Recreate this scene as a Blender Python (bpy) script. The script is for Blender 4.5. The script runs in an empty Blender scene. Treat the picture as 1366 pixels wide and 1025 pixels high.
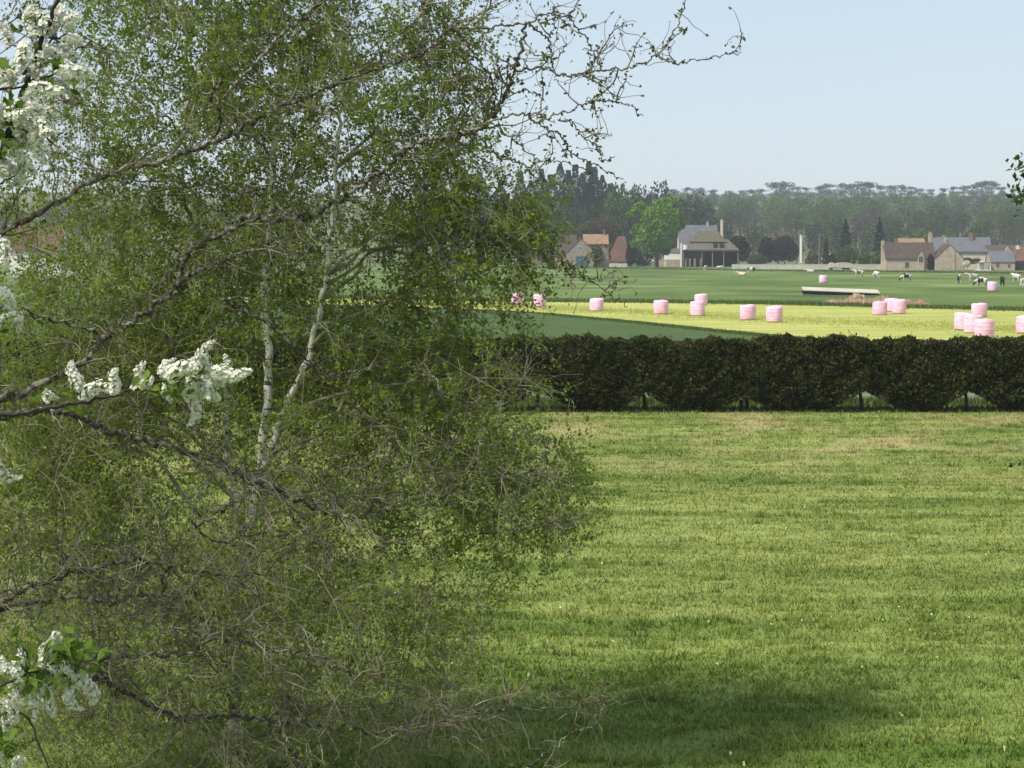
import bpy, bmesh, math, numpy as np
from mathutils import Vector, Matrix

SC = bpy.context.scene
COL = SC.collection
R = math.radians
rng = np.random.default_rng(7)

# ------------------------------------------------------------------ camera
F = 2800.0                      # focal length in photo pixels (photo 1366 x 1025)
CZ = 5.4                        # upstairs window height
HOR = 333.0                     # horizon row
PITCH = math.atan((512.5 - HOR) / F)
cam = bpy.data.cameras.new('camera')
cam.sensor_width = 36.0
cam.lens = 36.0 * F / 1366.0
cam.clip_start, cam.clip_end = 0.1, 20000
cob = bpy.data.objects.new('camera', cam)
COL.objects.link(cob)
cob.location = (0, 0, CZ)
cob.rotation_euler = (math.pi / 2 - PITCH, 0, 0)
SC.camera = cob

# ------------------------------------------------------------------ light
SUN_EL, SUN_AZ = R(52), R(236)          # azimuth clockwise from +Y (view direction)
w = bpy.data.worlds.new('World'); SC.world = w; w.use_nodes = True
nt = w.node_tree
sky = nt.nodes.new('ShaderNodeTexSky'); sky.sky_type = 'NISHITA'
sky.sun_disc = False; sky.sun_elevation = SUN_EL; sky.sun_rotation = SUN_AZ
sky.air_density = 1.0; sky.dust_density = 0.6; sky.ozone_density = 2.0; sky.altitude = 100
bg = nt.nodes['Background']; bg.inputs['Strength'].default_value = 0.075
veil = nt.nodes.new('ShaderNodeMix'); veil.data_type = 'RGBA'; veil.inputs[0].default_value = .65   # thin high veil of cloud over the blue
veil.inputs[7].default_value = (5.05, 5.85, 6.75, 1)
nt.links.new(sky.outputs[0], veil.inputs[6]); nt.links.new(veil.outputs[2], bg.inputs['Color'])
sl = bpy.data.lights.new('sun', 'SUN'); sl.energy = 3.1; sl.angle = R(9); sl.color = (1, .95, .87)
so = bpy.data.objects.new('sun', sl); COL.objects.link(so)
sd = Vector((math.sin(SUN_AZ) * math.cos(SUN_EL), math.cos(SUN_AZ) * math.cos(SUN_EL), math.sin(SUN_EL)))
so.rotation_euler = sd.to_track_quat('Z', 'Y').to_euler(); so.location = sd * 60
SC.view_settings.view_transform = 'Standard'; SC.view_settings.look = 'None'
SC.view_settings.exposure = 0.85; SC.view_settings.gamma = 1
SC.render.engine = 'CYCLES'
SC.cycles.max_bounces = 7; SC.cycles.diffuse_bounces = 4; SC.cycles.glossy_bounces = 2
SC.cycles.transmission_bounces = 3; SC.cycles.volume_bounces = 0
SC.cycles.use_denoising = True

# ------------------------------------------------------------------ pixel -> world
CP, SP = math.cos(PITCH), math.sin(PITCH)
def P(px, py, D):
    u = (px - 683.0) / F; v = -(py - 512.5) / F
    d = np.array([u, CP + v * SP, -SP + v * CP])
    return np.array([0, 0, CZ]) + d * (D / d[1])
def G(px, py):                                   # point of the flat ground seen at a pixel
    u = (px - 683.0) / F; v = -(py - 512.5) / F
    d = np.array([u, CP + v * SP, -SP + v * CP])
    return np.array([0, 0, CZ]) + d * (CZ / -d[2])
def X(px, D): return (px - 683.0) / F * D * 1.0
def Z(py, D): return P(683, py, D)[2]

# ------------------------------------------------------------------ naming helpers
def tag(o, label=None, cat=None, group=None, kind=None):
    if label: o['label'] = label
    if cat: o['category'] = cat
    if group: o['group'] = group
    if kind: o['kind'] = kind
    return o
def empty(name, loc, label, cat, group=None, rz=0):
    o = bpy.data.objects.new(name, None); COL.objects.link(o)
    o.location = [float(a) for a in loc]; o.rotation_euler = (0, 0, rz)
    o.empty_display_size = .2
    return tag(o, label, cat, group)
def copy_tree(o, parent=None):
    c = o.copy(); COL.objects.link(c)
    c.parent = parent
    for ch in list(o.children): copy_tree(ch, c)
    return c

class Geo:
    """collects numpy chunks; build() links them as ONE mesh object"""
    def __init__(s): s.V = []; s.F = []; s.n = 0
    def add(s, V, Fa, mi=0):
        V = np.asarray(V, float).reshape(-1, 3)
        s.V.append(V); s.F.append((np.asarray(Fa, np.int64) + s.n, mi)); s.n += len(V); return s
    def mesh(s, name, mats, smooth=False, loc=None):
        V = np.concatenate(s.V)
        if loc is not None: V = V - np.asarray(loc, float)
        me = bpy.data.meshes.new(name)
        me.vertices.add(len(V)); me.vertices.foreach_set('co', V.astype(np.float32).ravel())
        tot = np.concatenate([np.full(len(f), f.shape[1]) for f, _ in s.F]).astype(np.int32)
        mi = np.concatenate([np.full(len(f), m) for f, m in s.F]).astype(np.int32)
        idx = np.concatenate([f.ravel() for f, _ in s.F]).astype(np.int32)
        st = np.concatenate([[0], np.cumsum(tot)[:-1]]).astype(np.int32)
        me.loops.add(len(idx)); me.loops.foreach_set('vertex_index', idx)
        me.polygons.add(len(tot)); me.polygons.foreach_set('loop_start', st)
        try: me.polygons.foreach_set('loop_total', tot)
        except Exception: pass
        for m in mats: me.materials.append(m)
        me.polygons.foreach_set('material_index', mi)
        me.polygons.foreach_set('use_smooth', np.full(len(tot), smooth))
        me.update(calc_edges=True); me.validate()
        return me
    def build(s, name, mats, parent=None, smooth=False, loc=None):
        if not isinstance(mats, (list, tuple)): mats = [mats]
        if loc is None and parent is not None:
            loc = parent_loc(parent)
            o = bpy.data.objects.new(name, s.mesh(name, mats, smooth, loc))
        else:
            o = bpy.data.objects.new(name, s.mesh(name, mats, smooth, loc))
            if loc is not None: o.location = [float(a) for a in loc]
        COL.objects.link(o)
        if parent is not None: o.parent = parent
        return o
def parent_loc(p):
    l = np.zeros(3)
    while p is not None:
        l += np.array(p.location); p = p.parent
    return l

def box(x0, x1, y0, y1, z0, z1):
    V = [(x, y, z) for z in (z0, z1) for x, y in ((x0, y0), (x1, y0), (x1, y1), (x0, y1))]
    return V, np.array([(3, 2, 1, 0), (4, 5, 6, 7), (0, 1, 5, 4), (1, 2, 6, 5), (2, 3, 7, 6), (3, 0, 4, 7)])

def unit(a): return a / np.maximum(np.linalg.norm(a, axis=-1, keepdims=True), 1e-9)

def tubes(pts, rad, sides=4):
    """pts (N,K,3), rad (N,K) -> verts, faces"""
    pts = np.asarray(pts, float); rad = np.asarray(rad, float)
    N, K, _ = pts.shape
    t = np.empty_like(pts); t[:, 1:-1] = pts[:, 2:] - pts[:, :-2]; t[:, 0] = pts[:, 1] - pts[:, 0]; t[:, -1] = pts[:, -1] - pts[:, -2]
    t = unit(t)
    ref = np.where(np.abs(t[:, :1, 2:3]) > .9, np.array([1., 0, 0]), np.array([0., 0, 1.]))
    ref = np.broadcast_to(ref, t.shape)
    u = unit(np.cross(t, ref)); v = np.cross(t, u)
    a = np.arange(sides) * 2 * np.pi / sides
    V = pts[:, :, None] + rad[:, :, None, None] * (np.cos(a)[None, None, :, None] * u[:, :, None] + np.sin(a)[None, None, :, None] * v[:, :, None])
    i = np.arange(N)[:, None, None] * K * sides + np.arange(K - 1)[None, :, None] * sides
    j = np.arange(sides)[None, None, :]; j2 = (j + 1) % sides
    Fq = np.stack([i + j, i + j2, i + sides + j2, i + sides + j], -1).reshape(-1, 4)
    return V.reshape(-1, 3), Fq

def catmull(p, n):
    p = np.asarray(p, float)
    q = np.vstack([2 * p[0] - p[1], p, 2 * p[-1] - p[-2]])
    out = []
    for i in range(len(p) - 1):
        a, b, c, d = q[i:i + 4]
        for s in np.linspace(0, 1, n, endpoint=False):
            out.append(.5 * (2 * b + (c - a) * s + (2 * a - 5 * b + 4 * c - d) * s * s + (3 * b - a - 3 * c + d) * s ** 3))
    out.append(p[-1]); return np.array(out)

def rhombs(c, size, asp=.55, up=None, droop=0.0, r=None):
    """leaf shaped quads at centres c"""
    r = r or rng
    M = len(c); size = np.broadcast_to(np.asarray(size, float), (M,))
    a = unit(r.normal(size=(M, 3)) + np.array([0, 0, -droop]))
    b = unit(np.cross(a, r.normal(size=(M, 3))))
    nrm = np.cross(a, b)
    a = a * size[:, None] * .5; b = b * (size * asp * .5)[:, None]
    k = nrm * (size * .08)[:, None]
    V = np.stack([c - a, c + b * 1.0 - a * .1 + k, c + a, c - b - a * .1 + k], 1)
    return V.reshape(-1, 3), np.arange(M * 4).reshape(M, 4)

def crown(lumps, n, size, r, inner=.55, asp=.8):
    L = np.array([(*c, *q) for c, q in lumps], float)           # centre xyz, radii xyz
    wgt = (L[:, 3] * L[:, 5]) ** 1.0; wgt /= wgt.sum()
    k = r.choice(len(L), n, p=wgt)
    d = unit(r.normal(size=(n, 3))); rad = inner + (1.08 - inner) * r.random((n, 1)) ** .6
    c = L[k, :3] + d * L[k, 3:6] * rad
    return rhombs(c, size * r.uniform(.6, 1.3, n), asp, r=r)

# ------------------------------------------------------------------ materials
def nodes(name):
    m = bpy.data.materials.new(name); m.use_nodes = True
    t = m.node_tree; t.nodes.clear(); return m, t
def N(t, typ, **kw):
    n = t.nodes.new(typ)
    for k, v in kw.items(): setattr(n, k, v)
    return n
def ramp(t, fac, stops, interp='LINEAR'):
    r = N(t, 'ShaderNodeValToRGB'); r.color_ramp.interpolation = interp
    e = r.color_ramp.elements
    while len(e) < len(stops): e.new(.5)
    for i, (p, c) in enumerate(stops):
        e[i].position = p; e[i].color = (*c, 1)
    t.links.new(fac, r.inputs[0]); return r.outputs[0]
def noise(t, scale, detail=4, coord='Object', stretch=None, rough=.55):
    tc = N(t, 'ShaderNodeTexCoord') if coord != 'World' else N(t, 'ShaderNodeNewGeometry')
    src = tc.outputs['Position'] if coord == 'World' else tc.outputs[coord]
    if stretch:
        mp = N(t, 'ShaderNodeMapping'); mp.inputs['Scale'].default_value = stretch
        t.links.new(src, mp.inputs[0]); src = mp.outputs[0]
    n = N(t, 'ShaderNodeTexNoise'); n.inputs['Scale'].default_value = scale
    n.inputs['Detail'].default_value = detail; n.inputs['Roughness'].default_value = rough
    t.links.new(src, n.inputs['Vector']); return n.outputs['Fac']
def mixc(t, fac, a, b, typ='MIX'):
    m = N(t, 'ShaderNodeMix', data_type='RGBA', blend_type=typ)
    for s, v in ((m.inputs[0], fac), (m.inputs[6], a), (m.inputs[7], b)):
        if isinstance(v, (int, float)): s.default_value = v
        elif isinstance(v, tuple): s.default_value = (*v, 1)
        else: t.links.new(v, s)
    return m.outputs[2]
def surf(t, col, rough=.85, bump=None, bstr=.3, bdist=.02, spec=.3):
    b = N(t, 'ShaderNodeBsdfPrincipled'); o = N(t, 'ShaderNodeOutputMaterial')
    b.inputs['Roughness'].default_value = rough; b.inputs['Specular IOR Level'].default_value = spec
    if isinstance(col, tuple): b.inputs['Base Color'].default_value = (*col, 1)
    else: t.links.new(col, b.inputs['Base Color'])
    if bump is not None:
        bn = N(t, 'ShaderNodeBump'); bn.inputs['Strength'].default_value = bstr; bn.inputs['Distance'].default_value = bdist
        t.links.new(bump, bn.inputs['Height']); t.links.new(bn.outputs[0], b.inputs['Normal'])
    t.links.new(b.outputs[0], o.inputs[0])
def M_noise(name, stops, scale, rough=.85, stretch=None, coord='Object', detail=5, bump=.3, bdist=.02):
    m, t = nodes(name); n = noise(t, scale, detail, coord, stretch)
    surf(t, ramp(t, n, stops), rough, n, bump, bdist); return m
def M_leaf(name, cols, trans=.35, patch=None):
    """random tone per leaf; thin leaf lets light through"""
    m, t = nodes(name)
    g = N(t, 'ShaderNodeNewGeometry')
    c = ramp(t, g.outputs['Random Per Island'], [(i / max(1, len(cols) - 1), k) for i, k in enumerate(cols)])
    if patch:
        c = mixc(t, ramp(t, noise(t, patch[1], 3, 'Object'), [(.42, (0, 0, 0)), (.6, (1, 1, 1))]), c, mixc(t, 1.0, c, patch[0], 'MULTIPLY'))
    d = N(t, 'ShaderNodeBsdfDiffuse'); tr = N(t, 'ShaderNodeBsdfTranslucent'); mx = N(t, 'ShaderNodeMixShader')
    t.links.new(c, d.inputs[0]); t.links.new(c, tr.inputs[0]); mx.inputs[0].default_value = trans
    t.links.new(d.outputs[0], mx.inputs[1]); t.links.new(tr.outputs[0], mx.inputs[2])
    o = N(t, 'ShaderNodeOutputMaterial'); t.links.new(mx.outputs[0], o.inputs[0]); return m

MT = {}
# ground-like
def lawn_colour(t, lo, hi, dry):
    n1 = noise(t, 1.0, 5, 'World', (.10, .55, 1))
    n2 = noise(t, 1.0, 4, 'World', (.9, 2.2, 1))
    c = ramp(t, n1, [(.38, lo), (.58, hi)])
    c = mixc(t, ramp(t, n2, [(.35, (0, 0, 0)), (.7, (.55, .55, .55))]), c, tuple(a * .62 for a in lo))
    # dry seed-head patches on the strip nearest the hedge, darker, greener turf on the end nearest the trees
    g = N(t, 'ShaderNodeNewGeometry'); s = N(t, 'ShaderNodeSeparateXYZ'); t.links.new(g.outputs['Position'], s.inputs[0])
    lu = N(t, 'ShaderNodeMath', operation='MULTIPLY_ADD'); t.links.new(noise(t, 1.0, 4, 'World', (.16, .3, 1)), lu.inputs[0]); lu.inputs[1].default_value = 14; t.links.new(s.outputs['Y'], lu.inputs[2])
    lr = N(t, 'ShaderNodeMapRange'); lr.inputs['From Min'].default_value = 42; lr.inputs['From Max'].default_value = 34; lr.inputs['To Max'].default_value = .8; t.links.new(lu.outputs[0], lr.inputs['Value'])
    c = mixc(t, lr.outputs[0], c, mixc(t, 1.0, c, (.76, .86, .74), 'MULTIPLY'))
    band = N(t, 'ShaderNodeMapRange'); band.inputs['From Min'].default_value = 44; band.inputs['From Max'].default_value = 58
    t.links.new(s.outputs['Y'], band.inputs['Value'])
    n3 = noise(t, 1.0, 4, 'World', (.32, .22, 1))
    mm = N(t, 'ShaderNodeMath', operation='MULTIPLY'); t.links.new(band.outputs[0], mm.inputs[0])
    t.links.new(ramp(t, n3, [(.48, (0, 0, 0)), (.66, (.8, .8, .8))]), mm.inputs[1])
    return mixc(t, mm.outputs[0], c, dry)
m, t = nodes('lawn_turf'); c = lawn_colour(t, (.125, .172, .036), (.265, .30, .088), (.33, .285, .13))
surf(t, c, .95, noise(t, 9, 5, 'World'), .5, .05, .1); MT['lawn'] = m
m, t = nodes('grass_blades'); c = lawn_colour(t, (.13, .19, .036), (.30, .34, .10), (.40, .33, .17))
g = N(t, 'ShaderNodeNewGeometry')
c = mixc(t, 1.0, c, ramp(t, g.outputs['Random Per Island'], [(0, (.62, .66, .55)), (.75, (1.1, 1.1, 1.0)), (.93, (1.35, 1.25, 1.1)), (1, (1.7, 1.45, 1.3))]), 'MULTIPLY')
d = N(t, 'ShaderNodeBsdfDiffuse'); tr = N(t, 'ShaderNodeBsdfTranslucent'); mx = N(t, 'ShaderNodeMixShader'); mx.inputs[0].default_value = .3
t.links.new(c, d.inputs[0]); t.links.new(c, tr.inputs[0]); t.links.new(d.outputs[0], mx.inputs[1]); t.links.new(tr.outputs[0], mx.inputs[2])
o = N(t, 'ShaderNodeOutputMaterial'); t.links.new(mx.outputs[0], o.inputs[0]); MT['blade'] = m

MT['terrain'] = M_noise('terrain_grass', [(.3, (.07, .095, .03)), (.7, (.13, .15, .055))], .03, .95, coord='World')
MT['crop'] = M_noise('young_wheat', [(.3, (.033, .068, .008)), (.7, (.052, .092, .013))], 1.0, .95, (.06, .25, 1), 'World', bdist=.15)
m, t = nodes('mown_stubble')
n1 = noise(t, 1.0, 5, 'World', (.045, .22, 1)); n2 = noise(t, 1.0, 3, 'World', (.5, .5, 1))
c = ramp(t, n1, [(.36, (.29, .325, .07)), (.62, (.45, .435, .135))])
c = mixc(t, ramp(t, n2, [(.45, (0, 0, 0)), (.8, (.5, .5, .5))]), c, (.20, .25, .05))
wv = N(t, 'ShaderNodeTexWave', wave_type='BANDS', bands_direction='Y'); wv.inputs['Scale'].default_value = .085; wv.inputs['Distortion'].default_value = 1.2; wv.inputs['Detail Scale'].default_value = .4
g = N(t, 'ShaderNodeNewGeometry'); mp = N(t, 'ShaderNodeMapping'); mp.inputs['Rotation'].default_value = (0, 0, .28); t.links.new(g.outputs['Position'], mp.inputs[0]); t.links.new(mp.outputs[0], wv.inputs[0])
c = mixc(t, ramp(t, wv.outputs[1], [(.55, (0, 0, 0)), (.95, (.55, .55, .55))]), c, (.22, .25, .055))
surf(t, c, .95, n2, .4, .08, .1); MT['mown'] = m
m, t = nodes('meadow_pasture')
n1 = noise(t, 1.0, 6, 'World', (.045, .030, 1)); n2 = noise(t, 1.0, 5, 'World', (.035, .045, 1)); n3 = noise(t, 1.0, 3, 'World', (.5, .7, 1))
c = ramp(t, n1, [(.38, (.060, .098, .020)), (.6, (.125, .175, .045))])
c = mixc(t, ramp(t, n2, [(.55, (0, 0, 0)), (.66, (.7, .7, .7))]), c, (.24, .28, .12))
c = mixc(t, ramp(t, n3, [(.5, (0, 0, 0)), (.75, (.45, .45, .45))]), c, (.055, .095, .028))
surf(t, c, .95, n3, .4, .1, .1); MT['meadow'] = m
MT['track'] = M_noise('pale_gravel', [(.35, (.09, .11, .06)), (.65, (.17, .18, .135))], 2.5, .95, coord='World')
MT['soil'] = M_noise('bare_soil', [(.3, (.12, .075, .045)), (.55, (.26, .17, .105)), (.75, (.34, .26, .17))], 1.3, .95, coord='World', bdist=.15)
# vegetation
MT['birch_leaf'] = M_leaf('birch_leaf', [(.13, .19, .022), (.185, .265, .034), (.235, .32, .05), (.30, .355, .075)], .58, ((.84, .8, .8), .5))
MT['birch_twig'] = M_noise('birch_twig', [(.3, (.115, .098, .060)), (.55, (.20, .18, .115)), (.75, (.34, .32, .22))], 4.0)
m, t = nodes('birch_bark')
n1 = noise(t, 1.0, 5, 'Object', (14, 14, 5)); n2 = noise(t, 1.0, 3, 'Object', (5, 5, 22))
c = ramp(t, n1, [(.33, (.06, .05, .04)), (.40, (.46, .43, .36)), (.6, (.74, .71, .63))])
c = mixc(t, ramp(t, n2, [(.36, (1, 1, 1)), (.42, (0, 0, 0))]), c, (.05, .045, .04))
surf(t, c, .8, n1, .4, .01); MT['birch_bark'] = m
m, t = nodes('lichen_bark')
n1 = noise(t, 60, 5); n2 = noise(t, 30, 5)
c = ramp(t, n1, [(.3, (.028, .022, .016)), (.6, (.085, .07, .048))])
c = mixc(t, ramp(t, n2, [(.49, (0, 0, 0)), (.60, (.85, .85, .85))]), c, (.25, .245, .17))
c = mixc(t, ramp(t, noise(t, 7, 3), [(.66, (0, 0, 0)), (.72, (.8, .8, .8))]), c, (.30, .20, .045))
surf(t, c, .92, n1, 1.0, .012); MT['lichen'] = m
MT['dark_twig'] = M_noise('dark_twig', [(.35, (.07, .058, .042)), (.56, (.155, .135, .095)), (.70, (.29, .275, .195))], 9.0)
MT['bud'] = M_leaf('opening_bud', [(.07, .055, .03), (.10, .09, .04), (.12, .13, .05)], .2)
MT['fruit_leaf'] = M_leaf('fruit_leaf', [(.07, .09, .02), (.12, .15, .035), (.17, .19, .05)], .4)
MT['cherry_leaf'] = M_leaf('cherry_leaf', [(.06, .11, .018), (.11, .175, .032), (.17, .24, .05)], .4)
MT['petal'] = M_leaf('white_petal', [(.60, .61, .46), (.76, .76, .63), (.84, .83, .73)], .3)
MT['cherry_bark'] = M_noise('cherry_bark', [(.3, (.018, .014, .012)), (.7, (.06, .05, .04))], 20)
MT['hedge_leaf'] = M_leaf('hedge_leaf', [(.016, .022, .006), (.038, .050, .012), (.066, .075, .020), (.135, .125, .045)], .2, ((.5, .55, .5), 1.3))
MT['hedge_core'] = M_noise('hedge_core', [(.3, (.008, .008, .005)), (.7, (.02, .018, .01))], 3)
MT['hedge_shoot'] = M_leaf('hedge_shoot', [(.05, .05, .016), (.10, .085, .036), (.17, .14, .075)], .3)
MT['wood_dark'] = M_noise('dark_wood', [(.3, (.02, .016, .012)), (.7, (.06, .05, .04))], 3)
MT['weed'] = M_leaf('roadside_grass', [(.05, .09, .02), (.09, .13, .035), (.16, .19, .06)], .3)
MT['stub'] = M_leaf('stubble_blade', [(.26, .30, .065), (.38, .39, .105), (.50, .48, .17)], .2)
def crown_mat(k, cols, tr=.25): MT[k] = M_leaf(k, cols, tr)
crown_mat('maple_crown', [(.05, .12, .012), (.12, .23, .024), (.20, .33, .05)], .3)
crown_mat('copper_crown', [(.020, .012, .012), (.035, .022, .022), (.055, .036, .034)])
crown_mat('conifer_crown', [(.010, .020, .012), (.018, .032, .018), (.03, .045, .025)], .1)
crown_mat('poplar_crown', [(.022, .038, .026), (.035, .055, .036), (.055, .08, .045)])
crown_mat('green_crown', [(.035, .065, .018), (.06, .10, .028), (.09, .14, .04)])
crown_mat('fresh_crown', [(.06, .11, .022), (.10, .16, .036), (.14, .20, .05)], .3)
crown_mat('bare_crown', [(.05, .045, .036), (.08, .072, .055), (.11, .095, .075)])
crown_mat('olive_crown', [(.05, .05, .022), (.085, .08, .035), (.13, .11, .05)])
crown_mat('pine_crown', [(.006, .012, .014), (.010, .018, .020), (.018, .028, .028)], .05)
MT['bark'] = M_noise('tree_bark', [(.3, (.05, .04, .03)), (.7, (.12, .10, .08))], 4)
# built things
def M_pink():
    m, t = nodes('pink_wrap')
    tc = N(t, 'ShaderNodeTexCoord'); wv = N(t, 'ShaderNodeTexWave', wave_type='BANDS', bands_direction='Z')
    wv.inputs['Scale'].default_value = 1.5; wv.inputs['Distortion'].default_value = 4.5; wv.inputs['Detail'].default_value = 2
    t.links.new(tc.outputs['Object'], wv.inputs[0])
    oi = N(t, 'ShaderNodeObjectInfo')
    n = noise(t, 1.8, 5, 'Object', (1, 1, 2.2))
    c = mixc(t, ramp(t, n, [(.35, (0, 0, 0)), (.65, (1, 1, 1))]), (.76, .40, .55), (.88, .60, .72))
    c = mixc(t, oi.outputs['Random'], c, mixc(t, 1.0, c, (1.0, .90, .94), 'MULTIPLY'))
    sp = N(t, 'ShaderNodeSeparateXYZ'); t.links.new(tc.outputs['Object'], sp.inputs[0])
    ad = N(t, 'ShaderNodeMath', operation='MULTIPLY_ADD'); t.links.new(noise(t, 5, 4), ad.inputs[0]); ad.inputs[1].default_value = .5; t.links.new(sp.outputs['Z'], ad.inputs[2])
    c = mixc(t, ramp(t, ad.outputs[0], [(.26, (.55, .55, .55)), (.42, (0, 0, 0))]), c, (.42, .36, .26))      # soil splashes on the foot
    fo = noise(t, 7, 4, 'Object', (1.6, 1.6, .5))
    hs = N(t, 'ShaderNodeMath', operation='ADD'); t.links.new(wv.outputs[1], hs.inputs[0]); t.links.new(fo, hs.inputs[1])
    surf(t, c, .36, hs.outputs[0], .2, .04, .5); return m
MT['pink'] = M_pink()
MT['limestone'] = M_noise('limestone', [(.3, (.30, .24, .17)), (.6, (.42, .35, .26)), (.8, (.50, .43, .34))], 1.2, coord='Object')
MT['rubble'] = M_noise('rubble_stone', [(.3, (.16, .13, .10)), (.6, (.30, .25, .19)), (.8, (.42, .37, .30))], 2.0)
MT['cream'] = M_noise('cream_render', [(.3, (.52, .45, .34)), (.7, (.62, .55, .43))], .6)
MT['white'] = M_noise('white_render', [(.3, (.70, .69, .64)), (.7, (.80, .79, .75))], .8)
def M_tiles(name, a, b, rows=3.0):
    m, t = nodes(name)
    n = noise(t, .9, 5); n2 = noise(t, 5, 3)
    tc = N(t, 'ShaderNodeTexCoord'); wv = N(t, 'ShaderNodeTexWave', wave_type='BANDS', bands_direction='Z')
    wv.inputs['Scale'].default_value = rows; wv.inputs['Distortion'].default_value = .6
    t.links.new(tc.outputs['Object'], wv.inputs[0])
    c = mixc(t, ramp(t, n, [(.3, (0, 0, 0)), (.7, (1, 1, 1))]), a, b)
    c = mixc(t, ramp(t, n2, [(.5, (0, 0, 0)), (.8, (.5, .5, .5))]), c, tuple(x * .6 for x in a))
    surf(t, c, .85, wv.outputs[1], .5, .05); return m
MT['brown_tile'] = M_tiles('brown_tile', (.055, .038, .032), (.10, .072, .06))
MT['orange_tile'] = M_tiles('orange_tile', (.21, .13, .075), (.30, .20, .12))
MT['red_tile'] = M_tiles('red_tile', (.095, .05, .04), (.20, .105, .07))
MT['slate'] = M_tiles('slate_tile', (.10, .105, .118), (.15, .155, .168))
MT['mossy_tile'] = M_tiles('mossy_tile', (.08, .074, .046), (.125, .115, .075))
MT['grey_sheet'] = M_tiles('grey_sheet', (.085, .07, .055), (.13, .11, .09), 1)
MT['glass'] = M_noise('window_glass', [(.3, (.03, .035, .04)), (.7, (.06, .065, .07))], 1, .15)
MT['dark_gap'] = M_noise('dark_timber', [(.3, (.012, .011, .010)), (.7, (.03, .028, .025))], 1)  # near-black: dark parts, also painted shade inside openings and the open barn
MT['teal'] = M_noise('teal_paint', [(.3, (.03, .085, .085)), (.7, (.05, .12, .12))], 1.5, .6)
MT['timber'] = M_noise('weathered_timber', [(.3, (.15, .135, .11)), (.7, (.25, .225, .19))], 2)
MT['sheet_pale'] = M_noise('pale_sheet', [(.3, (.38, .36, .28)), (.7, (.50, .47, .37))], .8, .7)
MT['concrete'] = M_noise('concrete', [(.3, (.42, .39, .33)), (.7, (.56, .53, .46))], .5)
MT['steel'] = M_noise('painted_steel', [(.3, (.35, .36, .36)), (.7, (.5, .5, .5))], 3, .5)
MT['brick'] = M_noise('brick_red', [(.3, (.20, .10, .07)), (.7, (.32, .18, .12))], 3)

# ------------------------------------------------------------------ ground
TZ = [(-200, 0), (760, 0), (1150, 16), (1450, 33), (1700, 48.5), (2000, 51), (2600, 40), (12000, 20)]
def tz(y): return float(np.interp(y, [a for a, _ in TZ], [b for _, b in TZ]))
ys = np.array([-60, -20, 0, 20, 60, 120, 250, 500, 700, 760, 820, 900, 1000, 1075, 1150, 1300, 1450, 1600, 1700, 1850, 2000, 2300, 2600, 4000, 7000, 12000], float)
xs = np.linspace(-1, 1, 41)
V = [];
for y in ys:
    hw = max(150, 120 + y * .8)
    for x in xs:
        zz = tz(y) + (3.0 * math.sin(x * hw / 170 + y / 400) * max(0, min(1, (y - 900) / 300)))
        V.append((x * hw, y, zz))
Fg = [(j * 41 + i, j * 41 + i + 1, j * 41 + 42 + i, j * 41 + 41 + i) for j in range(len(ys) - 1) for i in range(40)]
tag(Geo().add(V, np.array(Fg)).build('ground', MT['terrain'], smooth=True), 'grassy land rising to wooded hills', 'ground', kind='structure')
def terrain(x, y):
    return tz(y) + (3.0 * math.sin(x / 170 + y / 400) * max(0, min(1, (y - 900) / 300)))

def sheet(name, poly, z, mat, label):
    p = np.array([(a[0], a[1], z) for a in poly])
    return tag(Geo().add(p, np.arange(len(p))[None]).build(name, mat), label, name.replace('_', ' '), kind='structure')
sheet('lawn', [(-45, -5), (45, -5), (45, 73), (-45, 73)], .004, MT['lawn'], 'mown green lawn in front of the hedge with dry patches')
sheet('track', [(-130, 74.2), (130, 74.2), (130, 78.5), (-130, 78.5)], .008, MT['track'], 'pale gravel track behind the hedge')
sheet('crop_field', [(-150, 80), (150, 80), (150, 230), (-150, 230)], .004, MT['crop'], 'dark green strip of young crop beyond the hedge')
top = [G(300, 396), G(640, 402), G(1000, 406), G(1366, 415.5), G(1700, 424)]
bot = [G(1700, 560), G(1366, 480), G(1180, 462), G(1000, 446), G(800, 426), G(640, 414.5), G(300, 404)]
sheet('mown_field', top + bot, .012, MT['mown'], 'yellow green strip of freshly mown hay field under the pink bales')
sheet('meadow', [G(-900, 352.7), G(2200, 352.7), G(2200, 438), G(1700, 424.2), G(1366, 415.7), G(1000, 406.2), G(640, 402.2), G(300, 396.2), G(-900, 385)], .008, MT['meadow'],
      'green pasture with grazing cattle in front of the farms')

# ------------------------------------------------------------------ lawn grass
def blades(n, xr, yr, h, wd, r, mi=0):
    q = r.random(n); y = yr[0] + (yr[1] - yr[0]) * q
    hw = 3.0 + y * .27
    x = r.uniform(-1, 1, n) * hw if xr is None else r.uniform(xr[0], xr[1], n)
    b = np.stack([x, y, np.zeros(n)], 1)
    a = r.uniform(0, 2 * np.pi, n); s = np.stack([np.cos(a), np.sin(a), np.zeros(n)], 1)
    hh = h * r.uniform(.45, 1.35, n); ww = wd * (.6 + y / 60) * r.uniform(.6, 1.3, n)
    lean = np.stack([r.normal(0, .5, n), r.normal(0, .5, n), np.ones(n)], 1) * hh[:, None]
    V = np.stack([b - s * ww[:, None], b + s * ww[:, None], b + lean], 1)
    return V.reshape(-1, 3), np.arange(n * 3).reshape(n, 3)
gr = np.random.default_rng(3)
g = Geo()
for (y0, y1, n) in ((18, 27, 90000), (27, 38, 90000), (38, 52, 80000), (52, 71, 70000)):
    g.add(*blades(n, None, (y0, y1), .055, .010, gr))
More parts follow.
